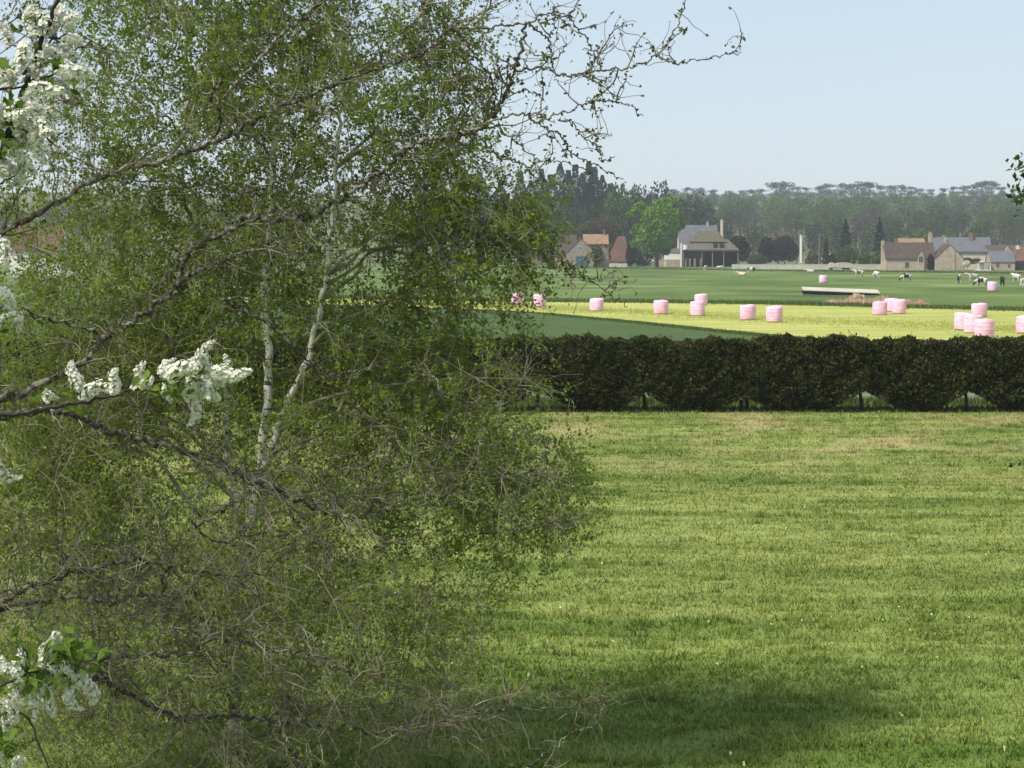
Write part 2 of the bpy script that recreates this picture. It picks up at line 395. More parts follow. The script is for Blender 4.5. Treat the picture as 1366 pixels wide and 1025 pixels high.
# taller tussocks
NT = 4200
tc = np.stack([gr.uniform(-1, 1, NT), 18 + 52 * gr.random(NT) ** .8], 1); tc[::3, 1] = 18 + 14 * gr.random(len(tc[::3])); tc[:, 0] *= 3 + tc[:, 1] * .27
k = np.repeat(np.arange(NT), 20)
V_, F_ = blades(len(k), (-.18, .18), (0, .18), .105, .020, gr)
V_ = V_.reshape(-1, 3, 3); V_[:, :, 0] += tc[k, 0][:, None]; V_[:, :, 1] += tc[k, 1][:, None]
g.add(V_.reshape(-1, 3), F_)
tag(g.build('lawn_grass', MT['blade']), 'short grass blades covering the lawn', 'grass', kind='stuff')
# small flowers in the lawn
nf = 330
fx = np.stack([gr.uniform(-1, 1, nf), 20 + 50 * gr.random(nf), .08 + .05 * gr.random(nf)], 1); fx[:, 0] *= 3 + fx[:, 1] * .26
g = Geo()
for d in range(3): g.add(*rhombs(fx + gr.normal(0, .008, fx.shape), .035, .9, r=gr))
g.add(*tubes(np.stack([fx * [1, 1, 0], fx], 1), np.full((nf, 2), .003), 3), 1)
tag(g.build('lawn_flowers', [M_leaf('yellow_flower', [(.62, .60, .18), (.75, .75, .45)], .2), MT['weed']]), 'small pale yellow wild flowers dotted over the lawn', 'flowers', kind='stuff')

# rough tall grass along field edges
def edge_grass(name, pts, n, h, wd, label, mat='weed', spread=1.2):
    p = catmull(np.array(pts), 12); i = gr.integers(0, len(p) - 1, n); s = gr.random((n, 1))
    b = p[i] * (1 - s) + p[i + 1] * s; b[:, 0] += gr.normal(0, .4, n); b[:, 1] += gr.normal(0, spread, n); b[:, 2] = 0
    a = gr.uniform(0, 6.28, n); sv = np.stack([np.cos(a), np.sin(a), 0 * a], 1) * wd
    ln = np.stack([gr.normal(0, .25, n), gr.normal(0, .25, n), np.ones(n)], 1) * (h * gr.uniform(.68, 1.08, n))[:, None]
    V = np.stack([b - sv, b + sv, b + ln], 1)
    return tag(Geo().add(V.reshape(-1, 3), np.arange(n * 3).reshape(n, 3)).build(name, MT[mat]), label, 'grass', kind='stuff')
edge_grass('field_edge_grass', [G(300, 395), G(640, 401), G(1000, 405), G(1366, 414), G(1700, 422)], 15000, .34, .05, 'rough grass along the far edge of the mown strip', spread=3)
edge_grass('crop_margin', [G(300, 404), G(640, 414.5), G(800, 426), G(1000, 446), G(1180, 462)], 22000, .10, .05, 'ragged low growth along the near edge of the mown strip', spread=.8)
edge_grass('stubble_tufts', [G(420, 403.5), G(700, 410), G(1000, 424), G(1366, 440), G(1500, 450)], 24000, .09, .05, 'short stubble tufts standing on the mown strip', 'stub', spread=6)
edge_grass('hedge_foot_grass', [np.array([x, 70.9, 0]) for x in (-24, -12, 0, 12, 24)], 14000, .15, .03, 'long grass growing under the hedge', spread=.9)
edge_grass('track_verge_grass', [np.array([x, 73.2, 0]) for x in (-30, -12, 0, 12, 30)], 16000, .30, .035, 'tall verge grass between the hedge and the gravel track', spread=.35)
edge_grass('farm_verge_grass', [G(560, 357.5), G(760, 357.5), G(1000, 361), G(1200, 363), G(1420, 366)], 9000, .4, .14, 'uneven grass at the foot of the farm walls', spread=6)

# ------------------------------------------------------------------ hedge
HY = 70.0
def build_hedge():
    r = np.random.default_rng(11)
    root = empty('hedge', (0, HY, 0), 'long dark clipped hedge across the far end of the lawn', 'hedge')
    x0, x1, ht, th = -25.0, 24.0, 2.40, .62
    gaps = [X(p, HY) for p in (-420, -260, -120, 20, 160, 300, 440, 580, 718, 862, 993, 1152, 1292, 1440, 1560)]
    def zb(x):
        z = np.full_like(x, .03)
        for i, gx in enumerate(gaps):
            wdt = (.85, .72, .74, .9)[i % 4]; hg = (.72, .60, .50, .72)[i % 4]
            z = np.maximum(z, hg * np.clip(1 - np.abs(x - gx) / (wdt * 1.5), 0, 1) ** .9)
        return z
    gp_ = np.array(gaps)
    def plant(x): return np.min(np.abs(x[:, None] - gp_[None]), 1)
    def bulge(x, z): return .16 * np.clip(plant(x) / 1.4, 0, 1) * np.sin(np.pi * np.clip(z / 2.4, 0, 1)) - .06 + .07 * np.sin(x * 1.8 + 1) * np.sin(z * 2.1 + .5) + .06 * np.sin(x * 4.3 + 1) * np.sin(z * 4.7 + x * .7) + .06 * np.sin(x * 8.9 + 2 * np.sin(z * 3)) * np.sin(z * 7.3 + 1.7 * np.sin(x * 3.1)) + .05 * np.sin(x * 15.7 + 3 * np.sin(z * 5)) * np.sin(z * 13.1 + 2 * np.sin(x * 5.3))
    def topz(x): return ht - .02 + .05 * np.sin(x * .8) + .06 * np.sin(x * 2.9 + 1) + .045 * np.sin(x * 7.7) + .03 * np.sin(x * 17 + 2)
    n = 270000
    x = r.uniform(x0, x1, n); q = r.random(n)
    z = zb(x) + (topz(x) - zb(x)) * r.random(n)
    yy = -th - bulge(x, z) * 1.0 + np.abs(r.normal(0, .10, n)) - r.exponential(.035, n) - .05
    # belly: hedge fatter at mid height, tucked in at the foot
    yy += .22 * np.clip((.45 - z) / .45, 0, 1)
    back = q > .72; yy = np.where(back, -yy, yy)
    topm = (q > .56) & ~back
    z = np.where(topm, topz(x) + r.normal(0, .035, n), z); yy = np.where(topm, r.uniform(-th, th, n), yy)
    c = np.stack([x, HY + yy, z], 1)
    g = Geo(); g.add(*rhombs(c, .105 * r.uniform(.5, 1.4, n), .5, r=r))
    # solid core, coloured near-black as the shade between the leaves
    K = 160; xx = np.linspace(x0, x1, K); a = []
    for s in xx:
        b = float(zb(np.array([s]))[0]) + .10; t_ = ht - .10 + .05 * math.sin(s * 2.3) + .04 * math.sin(s * 7.1)
        a += [(s, HY - th + .30, b + .02), (s, HY - th + .22, (b + t_) / 2), (s, HY - th + .34, t_), (s, HY + th - .12, t_), (s, HY + th - .12, b)]
    fq = [(i * 5 + j, i * 5 + (j + 1) % 5, i * 5 + 5 + (j + 1) % 5, i * 5 + 5 + j) for i in range(K - 1) for j in range(5)]
    g.add(np.array(a), np.array(fq), 1)
    tag(g.build('foliage', [MT['hedge_leaf'], MT['hedge_core']], root), kind='stuff')
    # straggling shoots on the clipped top and some on the face
    m_ = 2600; sx = r.uniform(x0, x1, m_); sz = topz(sx) - .03
    st = np.stack([sx, HY + r.uniform(-th, th, m_) - .02, sz], 1)
    ln = r.exponential(.055, m_)[:, None] + .03
    en = st + unit(np.stack([r.normal(0, .5, m_), r.normal(0, .4, m_), np.ones(m_)], 1)) * ln
    g = Geo(); g.add(*tubes(np.stack([st, en], 1), np.full((m_, 2), .005), 3))
    kk = np.repeat(np.arange(m_), 6); f = r.random((len(kk), 1))
    g.add(*rhombs(st[kk] * (1 - f) + en[kk] * f + r.normal(0, .02, (len(kk), 3)), .07 * r.uniform(.6, 1.3, len(kk)), .5, r=r))
    nn = 9000; x = r.uniform(x0, x1, nn); z = topz(x) * (1 - .85 * r.random(nn) ** 1.4); z = np.maximum(z, zb(x) + .1)
    g.add(*rhombs(np.stack([x, HY - th - bulge(x, z) - .12 + r.normal(0, .03, nn), z], 1), .07 * r.uniform(.6, 1.2, nn), .5, r=r))
    tag(g.build('new_shoots', MT['hedge_shoot'], root), kind='stuff')
    for gx in gaps:
        for s in (-.05, .09):
            if s > 0 and r.random() < .5: continue
            p = catmull([(gx + s, HY + .05, -.05), (gx + s + r.normal(0, .03), HY, .3), (gx + s + r.normal(0, .08), HY, .9)], 4)
            Geo().add(*tubes(p[None], np.linspace(.075, .05, len(p))[None], 7)).build('trunk', MT['wood_dark'], root, smooth=True)
build_hedge()

# ------------------------------------------------------------------ bales
def bale_mesh(seed, h=1.14, rad=.605):
    r = np.random.default_rng(seed); S = 40
    prof = [(0.0, 0), (.80, 0), (.95, .03), (1.0, .12), (1.015, .35), (1.02, .55), (1.012, .78), (.995, .90), (.94, .975), (.82, 1.0), (.45, 1.012), (0.0, 1.015)]
    V = []
    for (q, z) in prof:
        for j in range(S):
            a = 2 * math.pi * j / S
            k = 1 + .022 * math.sin(2 * a + seed) + .016 * math.sin(3 * a + 2 * seed) + .012 * math.sin(7 * a + 5 * z + seed) + .012 * math.sin(z * 19 + seed)
            V.append((q * rad * k * math.cos(a), q * rad * k * math.sin(a), z * h + (.03 * math.sin(a + seed) + .015 * math.sin(3 * a + seed) if z > .9 else 0)))
    Fq = [(i * S + j, i * S + (j + 1) % S, i * S + S + (j + 1) % S, i * S + S + j) for i in range(len(prof) - 1) for j in range(S)]
    return Geo().add(V, np.array(Fq)).mesh('wrapped_bale', [MT['pink']], smooth=True)
BM = [bale_mesh(s) for s in (1, 2, 3, 4)]
GRP = 'pink wrapped hay bales on the fields'
for i, (px, by, lab) in enumerate([
    (690, 408.5, 'pink wrapped bale half hidden by birch twigs, next to another such bale'),
    (720, 411, 'pink wrapped bale seen through birch twigs, right of its half hidden neighbour'),
    (796, 416.5, 'pink wrapped bale standing alone on yellow strip nearest the birch'),
    (881.5, 420.5, 'lone pink wrapped bale below the big green maple and the white sign'),
    (930.5, 423, 'pink wrapped bale directly in front of another one below the open barn'),
    (935, 409, 'pink wrapped bale half hidden behind another bale below the open barn'),
    (997.5, 428.5, 'first of two neighbouring pink bales on mid strip, the slightly farther one'),
    (1033, 431.6, 'second of two neighbouring pink bales on mid strip, the slightly nearer one'),
    (1173.5, 421.7, 'front bale of the three pink bales clustered below the pale trough'),
    (1189.5, 417.5, 'rear middle bale of the three pink bales clustered below the pale trough'),
    (1199, 420.3, 'outer bale of the three clustered below the pale trough, farthest from trough'),
    (1306, 424.5, 'pink bale standing alone just behind the row of three by the hedge'),
    (1285.5, 442, 'first bale of the overlapping row of three just above the hedge top'),
    (1298, 446, 'middle bale of the overlapping row of three just above the hedge top'),
    (1312.5, 451.5, 'nearest and largest bale of the overlapping row of three, touching the hedge top'),
    (1368, 447, 'pink bale cut off by the picture edge above the hedge'),
    (1098, 379, 'distant small pale pink bale just behind the pale trough'),
    (1324, 390, 'distant pale pink bale in the pasture among cows below the porch')]):
    o = bpy.data.objects.new('wrapped_bale', BM[i % 4]); COL.objects.link(o)
    p = G(px, by - 1.2)
    o.location = (p[0], p[1], .012); o.rotation_euler = (0, 0, i * 1.3)
    o.scale = (1 + .03 * math.sin(i * 3.7), 1 + .03 * math.cos(i * 2.3), 1 + .05 * math.sin(i * 2.1)) if i < 16 else (1.08, 1.08, 1.05)
    tag(o, lab, 'hay bale', GRP)

# ------------------------------------------------------------------ buildings
def prism(poly, axis, a, b):
    """extrude polygon (list of 2D: horizontal, z) along axis 'x' or 'y' from a to b"""
    n = len(poly); V = []
    for s in (a, b):
        for (h, z) in poly: V.append((s, h, z) if axis == 'x' else (h, s, z))
    side = [(i, (i + 1) % n, n + (i + 1) % n, n + i) for i in range(n)]
    return V, side, n
def add_prism(g, poly, axis, a, b, mi=0):
    V, side, n = prism(poly, axis, a, b)
    base = g.n
    g.add(V, np.array(side), mi)
    g.F.append((np.array([list(range(n))[::-1]]) + base, mi)); g.F.append((np.array([list(range(n, 2 * n))]) + base, mi))
def gable(root, x0, x1, y0, y1, eave, ridge, axis, wall, roof, over=.3, th=.18, wl=None, rl=None):
    """walls + two roof slopes; axis = direction of the ridge"""
    g = Geo()
    if axis == 'x': m = (y0 + y1) / 2; add_prism(g, [(y0, 0), (y1, 0), (y1, eave), (m, ridge), (y0, eave)], 'x', x0, x1); h0, h1, a, b = y0, y1, x0, x1
    else: m = (x0 + x1) / 2; add_prism(g, [(x0, 0), (x1, 0), (x1, eave), (m, ridge), (x0, eave)], 'y', y0, y1); h0, h1, a, b = x0, x1, y0, y1
    wo = g.build('wall', MT[wall], root)
    g = Geo(); sl = (ridge - eave) / (m - h0); d = over
    for s, e in ((-1, h0), (1, h1)):
        lo = (e + s * d, eave - sl * d)
        add_prism(g, [(lo[0], lo[1] + .02), (m, ridge + .02), (m, ridge + th + .02), (lo[0], lo[1] + th + .02)], axis, a - over * .6, b + over * .6)
    ro = g.build('roof', MT[roof], root)
    return wo, ro
def addbox(root, name, x0, x1, y0, y1, z0, z1, mat):
    return Geo().add(*box(x0, x1, y0, y1, z0, z1)).build(name, MT[mat], root)
def window(root, cx, z0, z1, wd, y, frame='white'):
    """window on a wall facing the camera at depth y"""
    g = Geo()
    f = .09
    for b in ((cx - wd / 2 - f, cx - wd / 2, z0 - f, z1 + f), (cx + wd / 2, cx + wd / 2 + f, z0 - f, z1 + f), (cx - wd / 2, cx + wd / 2, z0 - f, z0), (cx - wd / 2, cx + wd / 2, z1, z1 + f), (cx - .03, cx + .03, z0, z1)):
        g.add(*box(b[0], b[1], y - .06, y + .02, b[2], b[3]))
    wnd = g.build('window', MT[frame], root)
    Geo().add(*box(cx - wd / 2, cx + wd / 2, y - .025, y + .02, z0, z1)).build('pane', MT['glass'], wnd)
def chimney(root, x, y, z0, z1, s=.55, mat='limestone'):
    g = Geo(); g.add(*box(x - s / 2, x + s / 2, y - s / 2, y + s / 2, z0, z1)); g.add(*box(x - s / 2 - .07, x + s / 2 + .07, y - s / 2 - .07, y + s / 2 + .07, z1, z1 + .16))
    g.add(*box(x - .15, x + .15, y - .15, y + .15, z1 + .16, z1 + .5))
    g.build('chimney', MT[mat], root)

D1 = 652.0                          # left farm group
def lx(p, D=D1): return X(p, D)
def lz(y, D=D1): return Z(y, D)
# stone barn with teal door: the gable faces us, long roof runs back to the left
b = empty('stone_barn', (lx(774), D1, 0), 'rubble stone barn with a gable front and teal double door under a brown roof', 'barn')
gable(b, lx(757), lx(792), D1, D1 + 9, lz(336), lz(318), 'y', 'rubble', 'brown_tile')
dr = addbox(b, 'door', lx(768), lx(785), D1 - .09, D1 + .02, 0, lz(342), 'teal')
Geo().add(*box(lx(776.5) - .06, lx(776.5) + .06, D1 - .12, D1 - .09, .05, lz(342) - .1)).build('handle', MT['dark_gap'], dr)
window(b, lx(774), lz(333.5), lz(329), 1.0, D1, 'white')
b = empty('stone_cottage', (lx(756), D1 + 6, 0), 'low stone cottage with dark brown roof behind the teal doored barn', 'cottage')
gable(b, lx(742), lx(770), D1 + 9.4, D1 + 17, lz(340), lz(314), 'x', 'rubble', 'brown_tile')
b = empty('tiled_cottage', (lx(800), D1 + 6, 0), 'ivy grown stone cottage with sunlit orange tiled roof', 'cottage')
gable(b, lx(780), lx(813), D1 + 9.5, D1 + 17, lz(325.5), lz(313), 'x', 'rubble', 'orange_tile')
chimney(b, lx(808), D1 + 13, lz(318), lz(308), .6, 'brick')
gable(b, lx(796), lx(812), D1 + 1.5, D1 + 9.3, lz(337), lz(326), 'y', 'rubble', 'brown_tile')
window(b, lx(805), lz(350), lz(344), .9, D1 + 1.5)
b = empty('red_roofed_barn', (lx(827), D1 + 3, 0), 'small barn with a steep red brown roof and low pale wall', 'barn')
g = Geo(); add_prism(g, [(D1 + 2, 0), (D1 + 9, 0), (D1 + 9, lz(348)), (D1 + 2, lz(348))], 'x', lx(812), lx(842)); g.build('wall', MT['limestone'], b)
x0, x1, y0, y1, ze, zr = lx(810), lx(844), D1 + 1.6, D1 + 9.4, lz(349), lz(315)
Geo().add([(x0, y0, ze), (x1, y0, ze), (x1, y1, ze), (x0, y1, ze), (lx(825), D1 + 4.8, zr), (lx(834), D1 + 4.8, zr)],
          np.array([(0, 1, 5), (0, 5, 4), (1, 2, 5), (2, 3, 4), (2, 4, 5), (3, 0, 4)])).build('roof', MT['red_tile'], b)
addbox(b, 'door', lx(826), lx(831), D1 + 1.94, D1 + 2.02, 0, lz(350.5), 'dark_gap')
# low wall before it
b = tag(addbox(None, 'farmyard_wall', lx(812), lx(848), D1 - 3, D1 - 2.6, 0, 1.1, 'concrete'), 'low pale farmyard wall in front of the red roofed barn', 'wall')
# white sign
b = empty('round_sign', (*G(867, 356)[:2], 0), 'round white sign on a short post under the big green tree', 'sign')
p = b.location; D = p[1]
S = 24; rr = 5.6 / F * D; zc = lz(349.5, D)
a = np.arange(S) * 2 * np.pi / S
V = [(p[0] + rr * math.cos(q), D + dy, zc + rr * .95 * math.sin(q)) for dy in (0, .08) for q in a]
g = Geo(); g.add(V, np.array([(i, (i + 1) % S, S + (i + 1) % S, S + i) for i in range(S)]))
g.F.append((np.array([list(range(S))]), 0)); g.F.append((np.array([list(range(S, 2 * S))[::-1]]), 0)); g.build('plate', MT['white'], b)
addbox(b, 'post', p[0] - .06, p[0] + .06, D + .085, D + .2, 0, zc, 'steel')
# white house end + banner post
b = empty('white_outbuilding', (lx(898), D1 + 8, 0), 'small bright white rendered outbuilding beside the open barn', 'outbuilding')
gable(b, lx(889), lx(909), D1 + 6, D1 + 12, lz(338), lz(332.5), 'x', 'white', 'grey_sheet', .1)
addbox(b, 'plinth', lx(880), lx(911), D1 + 5.5, D1 + 5.95, 0, lz(346.5), 'limestone')
addbox(b, 'door', lx(887.5), lx(890.5), D1 + 5.40, D1 + 5.5, 0, lz(348.5), 'cream')
b = empty('white_banner', (lx(908), D1 + 1, 0), 'white pole with a small white flag before the open barn', 'flag')
addbox(b, 'pole', lx(907.5), lx(909.5), D1 + 1, D1 + 1.3, 0, lz(325), 'white')
x0 = lx(909.6); x1 = lx(917)
g = Geo(); V = []
for i in range(9):
    f = i / 8; xx = x0 + (x1 - x0) * f; yy = D1 + 1.15 + .12 * math.sin(f * 7)
    for dy in (0, .03): V += [(xx, yy + dy, lz(326.5 + f * .5)), (xx, yy + dy, lz(334.5 - 2.5 * f))]
fq = []
for i in range(8):
    q = i * 4; fq += [(q, q + 1, q + 5, q + 4), (q + 2, q + 6, q + 7, q + 3), (q, q + 4, q + 6, q + 2), (q + 1, q + 3, q + 7, q + 5)]
g.add(V, np.array(fq)).build('flag_cloth', MT['white'], b)
# open barn with hipped roof
b = empty('open_barn', (lx(948), D1 + 6, 0), 'open sided timber barn with a broad mossy hipped roof', 'barn')
ze, zm, zr = lz(333.5), lz(321.5), lz(307.5)
y0, y1 = D1 + 2, D1 + 16
def hip(x0, x1, ya, yb, rx0, rx1, ry, z0, z1, mat, th=.2):
    V = [(x0, ya, z0), (x1, ya, z0), (x1, yb, z0), (x0, yb, z0), (rx0, ry - .05, z1), (rx1, ry - .05, z1), (rx1, ry + .05, z1), (rx0, ry + .05, z1)]
    Vb = [(a_, b_, c_ - th) for a_, b_, c_ in V[:4]]
    fq = [(0, 1, 5, 4), (1, 2, 6, 5), (2, 3, 7, 6), (3, 0, 4, 7), (4, 5, 6, 7), (8, 9, 1, 0), (9, 10, 2, 1), (10, 11, 3, 2), (11, 8, 0, 3), (11, 10, 9, 8)]
    return Geo().add(V + Vb, np.array(fq)).build('roof', MT[mat], b)
hip(lx(922), lx(972), D1 + 6, y1 + 2, lx(934), lx(960), D1 + 10, zm - .2, zr, 'mossy_tile')
hip(lx(911), lx(987), y0, y1 + 3, lx(926), lx(974), D1 + 8.5, ze, zm + .5, 'grey_sheet')
for px_ in (912, 937, 951, 966, 985):
    addbox(b, 'post', lx(px_) - .14, lx(px_) + .14, y0 + .4, y0 + .7, 0, ze - .2, 'timber')
addbox(b, 'beam', lx(911), lx(987), y0 + .45, y0 + .7, ze - .55, ze - .22, 'timber')
addbox(b, 'back_wall', lx(912), lx(986), y1 - 1, y1 - .7, 0, ze - .25, 'dark_gap')
for px_ in (912, 986): addbox(b, 'side_wall', lx(px_) - .1, lx(px_) + .1, y0 + 1.2, y1 - 1.05, 0, ze - .25, 'dark_gap')
addbox(b, 'loft_boarding', lx(914), lx(936), y0 + .75, y0 + .9, lz(344), ze - .25, 'dark_gap')
# dormer gap in the roof
addbox(b, 'hay_door', lx(953), lx(966), y0 + 1.0, y0 + 4, ze + .05, lz(324), 'dark_gap')
addbox(b, 'hoist_post', lx(958.4), lx(960.4), y0 + .8, y0 + .98, ze, lz(325), 'timber')
for px_, w_ in ((915, 2.2), (920.5, 2), (927, 2.6), (935, 2.2)):
    addbox(b, 'fence_board', lx(px_) - w_ / F * D1 / 1.6, lx(px_) + w_ / F * D1 / 1.6, y0 - .2, y0 - .05, 0, lz(345), 'timber')
# slate house behind
b = empty('slate_roofed_house', (lx(935), D1 + 26, 0), 'grey slate roofed house with two tall chimneys behind the open barn', 'house')
D2 = D1 + 24
gable(b, lx(906, D2), lx(957, D2), D2, D2 + 10, lz(331, D2), lz(301, D2), 'x', 'cream', 'slate')
chimney(b, lx(945, D2), D2 + 5, lz(303, D2), lz(297, D2), .9, 'limestone')
chimney(b, lx(964, D2), D2 + 5, 0, lz(294.5, D2), .8, 'cream')
# pale pole among bushes, telegraph poles
o = empty('chimney_stack', (lx(1073.5), D1 + 10, 0), 'slim tall white chimney stack standing among dark bushes', 'chimney stack')
g = Geo(); z1 = lz(315, D1 + 10)
g.add(*box(lx(1072.3), lx(1074.8), D1 + 10, D1 + 10.8, 0, z1)); g.add(*box(lx(1072.0), lx(1075.1), D1 + 9.9, D1 + 10.9, z1, z1 + .25)); g.build('shaft', MT['white'], o)
g = Geo(); g.add(*box(lx(1070.6), lx(1076.4), D1 + 9.7, D1 + 11.1, 0, 1.2)); g.build('base', MT['limestone'], o)
for px_, yt, D, lab in ((1092, 311, 640., 'thin grey utility pole beside the yellowish bush'), (1063, 330, 700., 'short grey utility pole behind dark copper bushes')):
    o = empty('utility_pole', (lx(px_, D), D, 0), lab, 'utility pole')
    p = np.array([[lx(px_, D), D, 0], [lx(px_, D), D, lz(yt, D)]]); Geo().add(*tubes(p[None], np.array([[.16, .11]]), 8)).build('shaft', MT['timber'], o, smooth=True)
    addbox(o, 'crossarm', lx(px_, D) - .7, lx(px_, D) + .7, D - .24, D - .12, lz(yt, D) - .6, lz(yt, D) - .45, 'timber')

# field wall between the farms
DW = 566.0
b = empty('field_wall', (lx(1090, DW), DW, 0), 'long low whitewashed wall between the farm and the stone houses', 'wall')
g = Geo(); g.add(*box(lx(976, DW), lx(1206, DW), DW, DW + .4, 0, lz(353.2, DW))); g.build('wall', MT['concrete'], b)
g = Geo(); g.add(*box(lx(975.6, DW), lx(1206.4, DW), DW - .05, DW + .45, lz(353.2, DW), lz(352.6, DW))); g.build('coping', MT['cream'], b)
# white covered trailer in front
b = empty('covered_trailer', (lx(1122, DW), DW - 5, 0), 'pale tarpaulin covered trailer parked at the white field wall', 'trailer')
D = DW - 6
def hump(xa, xb, zt, nm, mat):
    S = 10; poly = [(xa, .55)] + [(xa + (xb - xa) * (1 - math.cos(math.pi * i / S)) / 2, .9 + (zt - .9) * (math.sin(math.pi * i / S) ** .45 if 0 < i < S else 0)) for i in range(S + 1)] + [(xb, .55)]
    g = Geo(); V, side, n = prism(poly[::-1], 'y', D, D + 2.2)
    g.add(V, np.array(side)); g.F.append((np.array([list(range(n))[::-1]]), 0)); g.F.append((np.array([list(range(n, 2 * n))]), 0)); g.build(nm, MT[mat], b)
hump(lx(1106, D), lx(1113.5, D), lz(350.5, D), 'cab', 'sheet_pale'); hump(lx(1114, D), lx(1137, D), lz(350.3, D), 'tarpaulin', 'sheet_pale')
addbox(b, 'chassis', lx(1106, D), lx(1137, D), D + .3, D + 1.9, .4, .545, 'dark_gap')
for px_ in (1109, 1126, 1131):
    for dy in (.1, 1.9):
        a = np.arange(16) * 2 * np.pi / 16
        V = [(lx(px_, D) + .4 * math.cos(q), D + dy + e, .42 + .4 * math.sin(q)) for e in (0, .22) for q in a]
        g = Geo(); g.add(V, np.array([(i, 16 + i, 16 + (i + 1) % 16, (i + 1) % 16) for i in range(16)])); g.F.append((np.array([list(range(16))]), 0)); g.F.append((np.array([list(range(16, 32))]), 0)); g.build('wheel', MT['dark_gap'], b)

# ---- stone houses on the right
D3 = 545.0
def rx(p, D=D3): return X(p, D)
def rz_(y, D=D3): return Z(y, D)
b = empty('stone_farmhouse', (rx(1235), D3, 0), 'old limestone farmhouse with dark brown tiled roof and a big front gable', 'house')
gable(b, rx(1183), rx(1249), D3 + 2.5, D3 + 10, rz_(344.5), rz_(324.5), 'x', 'limestone', 'brown_tile')
wing = gable(b, rx(1247.5), rx(1284.5), D3, D3 + 9, rz_(345), rz_(327), 'y', 'limestone', 'brown_tile', .12)
addbox(b, 'downpipe', rx(1272.6), rx(1273.4), D3 - .12, D3 - .02, 0, rz_(331), 'timber')
chimney(b, rx(1182), D3 + 6, rz_(345), rz_(322.5), .8)
# dormer
gable(b, rx(1225.5), rx(1234.5), D3 + 2.1, D3 + 5, rz_(342), rz_(334.8), 'y', 'limestone', 'brown_tile', .1, .12)
window(b, rx(1229.5), rz_(350), rz_(342.5), .95, D3 + 2.1, 'limestone')
window(b, rx(1211.5), rz_(357.5), rz_(350.5), 1.0, D3 + 2.5, 'limestone')
addbox(b, 'door', rx(1227), rx(1230.5), D3 + 2.4, D3 + 2.52, 0, rz_(353), 'wood_dark')
# creeper on the wall
o = empty('wall_creeper', (rx(1243), D3 + 1.5, 0), 'dark bushy creeper climbing the farmhouse wall beside the big gable', 'creeper')
cr = np.random.default_rng(5)
Geo().add(*crown([((rx(1243), D3 + 1.9, 2.2), (.9, .6, 2.2)), ((rx(1240), D3 + 1.9, 1.4), (.7, .5, 1.3))], 900, .3, cr)).build('foliage', MT['copper_crown'], o)
Geo().add(*tubes(np.array([[[rx(1243), D3 + 2.1, 0], [rx(1242), D3 + 2.1, 2.5]]]), np.array([[.06, .03]]), 6)).build('stem', MT['bark'], o)
# main slate house
D4 = D3 + 13
b = empty('slate_manor', (rx(1282, D4), D4, 0), 'two storey cream house with a long grey slate roof and two chimneys', 'house')
gable(b, rx(1246, D4), rx(1322, D4), D4, D4 + 8, rz_(335.5, D4), rz_(317.5, D4), 'x', 'cream', 'slate', .35)
chimney(b, rx(1243.5, D4), D4 + 4, 0, rz_(311.5, D4), .9)
chimney(b, rx(1297, D4), D4 + 3.2, rz_(322, D4), rz_(311.5, D4), .85, 'brick')
gable(b, rx(1258.5, D4), rx(1264, D4), D4 + 2.2, D4 + 5, rz_(318.5, D4), rz_(314.5, D4), 'y', 'limestone', 'slate', .1, .1)
for px_ in (1290, 1303, 1315): window(b, rx(px_, D4), rz_(351, D4), rz_(346, D4), .9, D4)
# annex
D5 = D3 - 2
b = empty('slate_annex', (rx(1337, D5), D5, 0), 'low stone annex with a slate roof at the end of the cream house', 'house')
gable(b, rx(1321, D5), rx(1353, D5), D5, D5 + 6.5, rz_(349.5, D5), rz_(335.5, D5), 'x', 'limestone', 'slate', .2)
window(b, rx(1330, D5), rz_(356.5, D5), rz_(351.5, D5), .8, D5, 'limestone')
window(b, rx(1345, D5), rz_(357.5, D5), rz_(352.5, D5), .5, D5, 'limestone')
# white porch
b = empty('white_porch', (rx(1311, D5), D5 - 1, 0), 'bright white porch with steps against the cream house', 'porch')
addbox(b, 'landing', rx(1301.5, D5), rx(1319.5, D5), D5 - 1.5, D5 + 2, 0, rz_(360, D5), 'white')
addbox(b, 'door_surround', rx(1307, D5), rx(1313, D5), D5 + .6, D5 + 1.2, rz_(360, D5), rz_(348.5, D5), 'white')
addbox(b, 'door', rx(1308.6, D5), rx(1311.4, D5), D5 + .54, D5 + .6, rz_(360, D5), rz_(350.5, D5), 'cream')
for px_ in (1302.5, 1318.5): addbox(b, 'post', rx(px_, D5) - .1, rx(px_, D5) + .1, D5 - 1.4, D5 - 1.2, rz_(360, D5), rz_(351, D5), 'white')
addbox(b, 'canopy', rx(1301.5, D5), rx(1319.5, D5), D5 - 1.45, D5 + 2, rz_(351, D5), rz_(349.8, D5), 'timber')
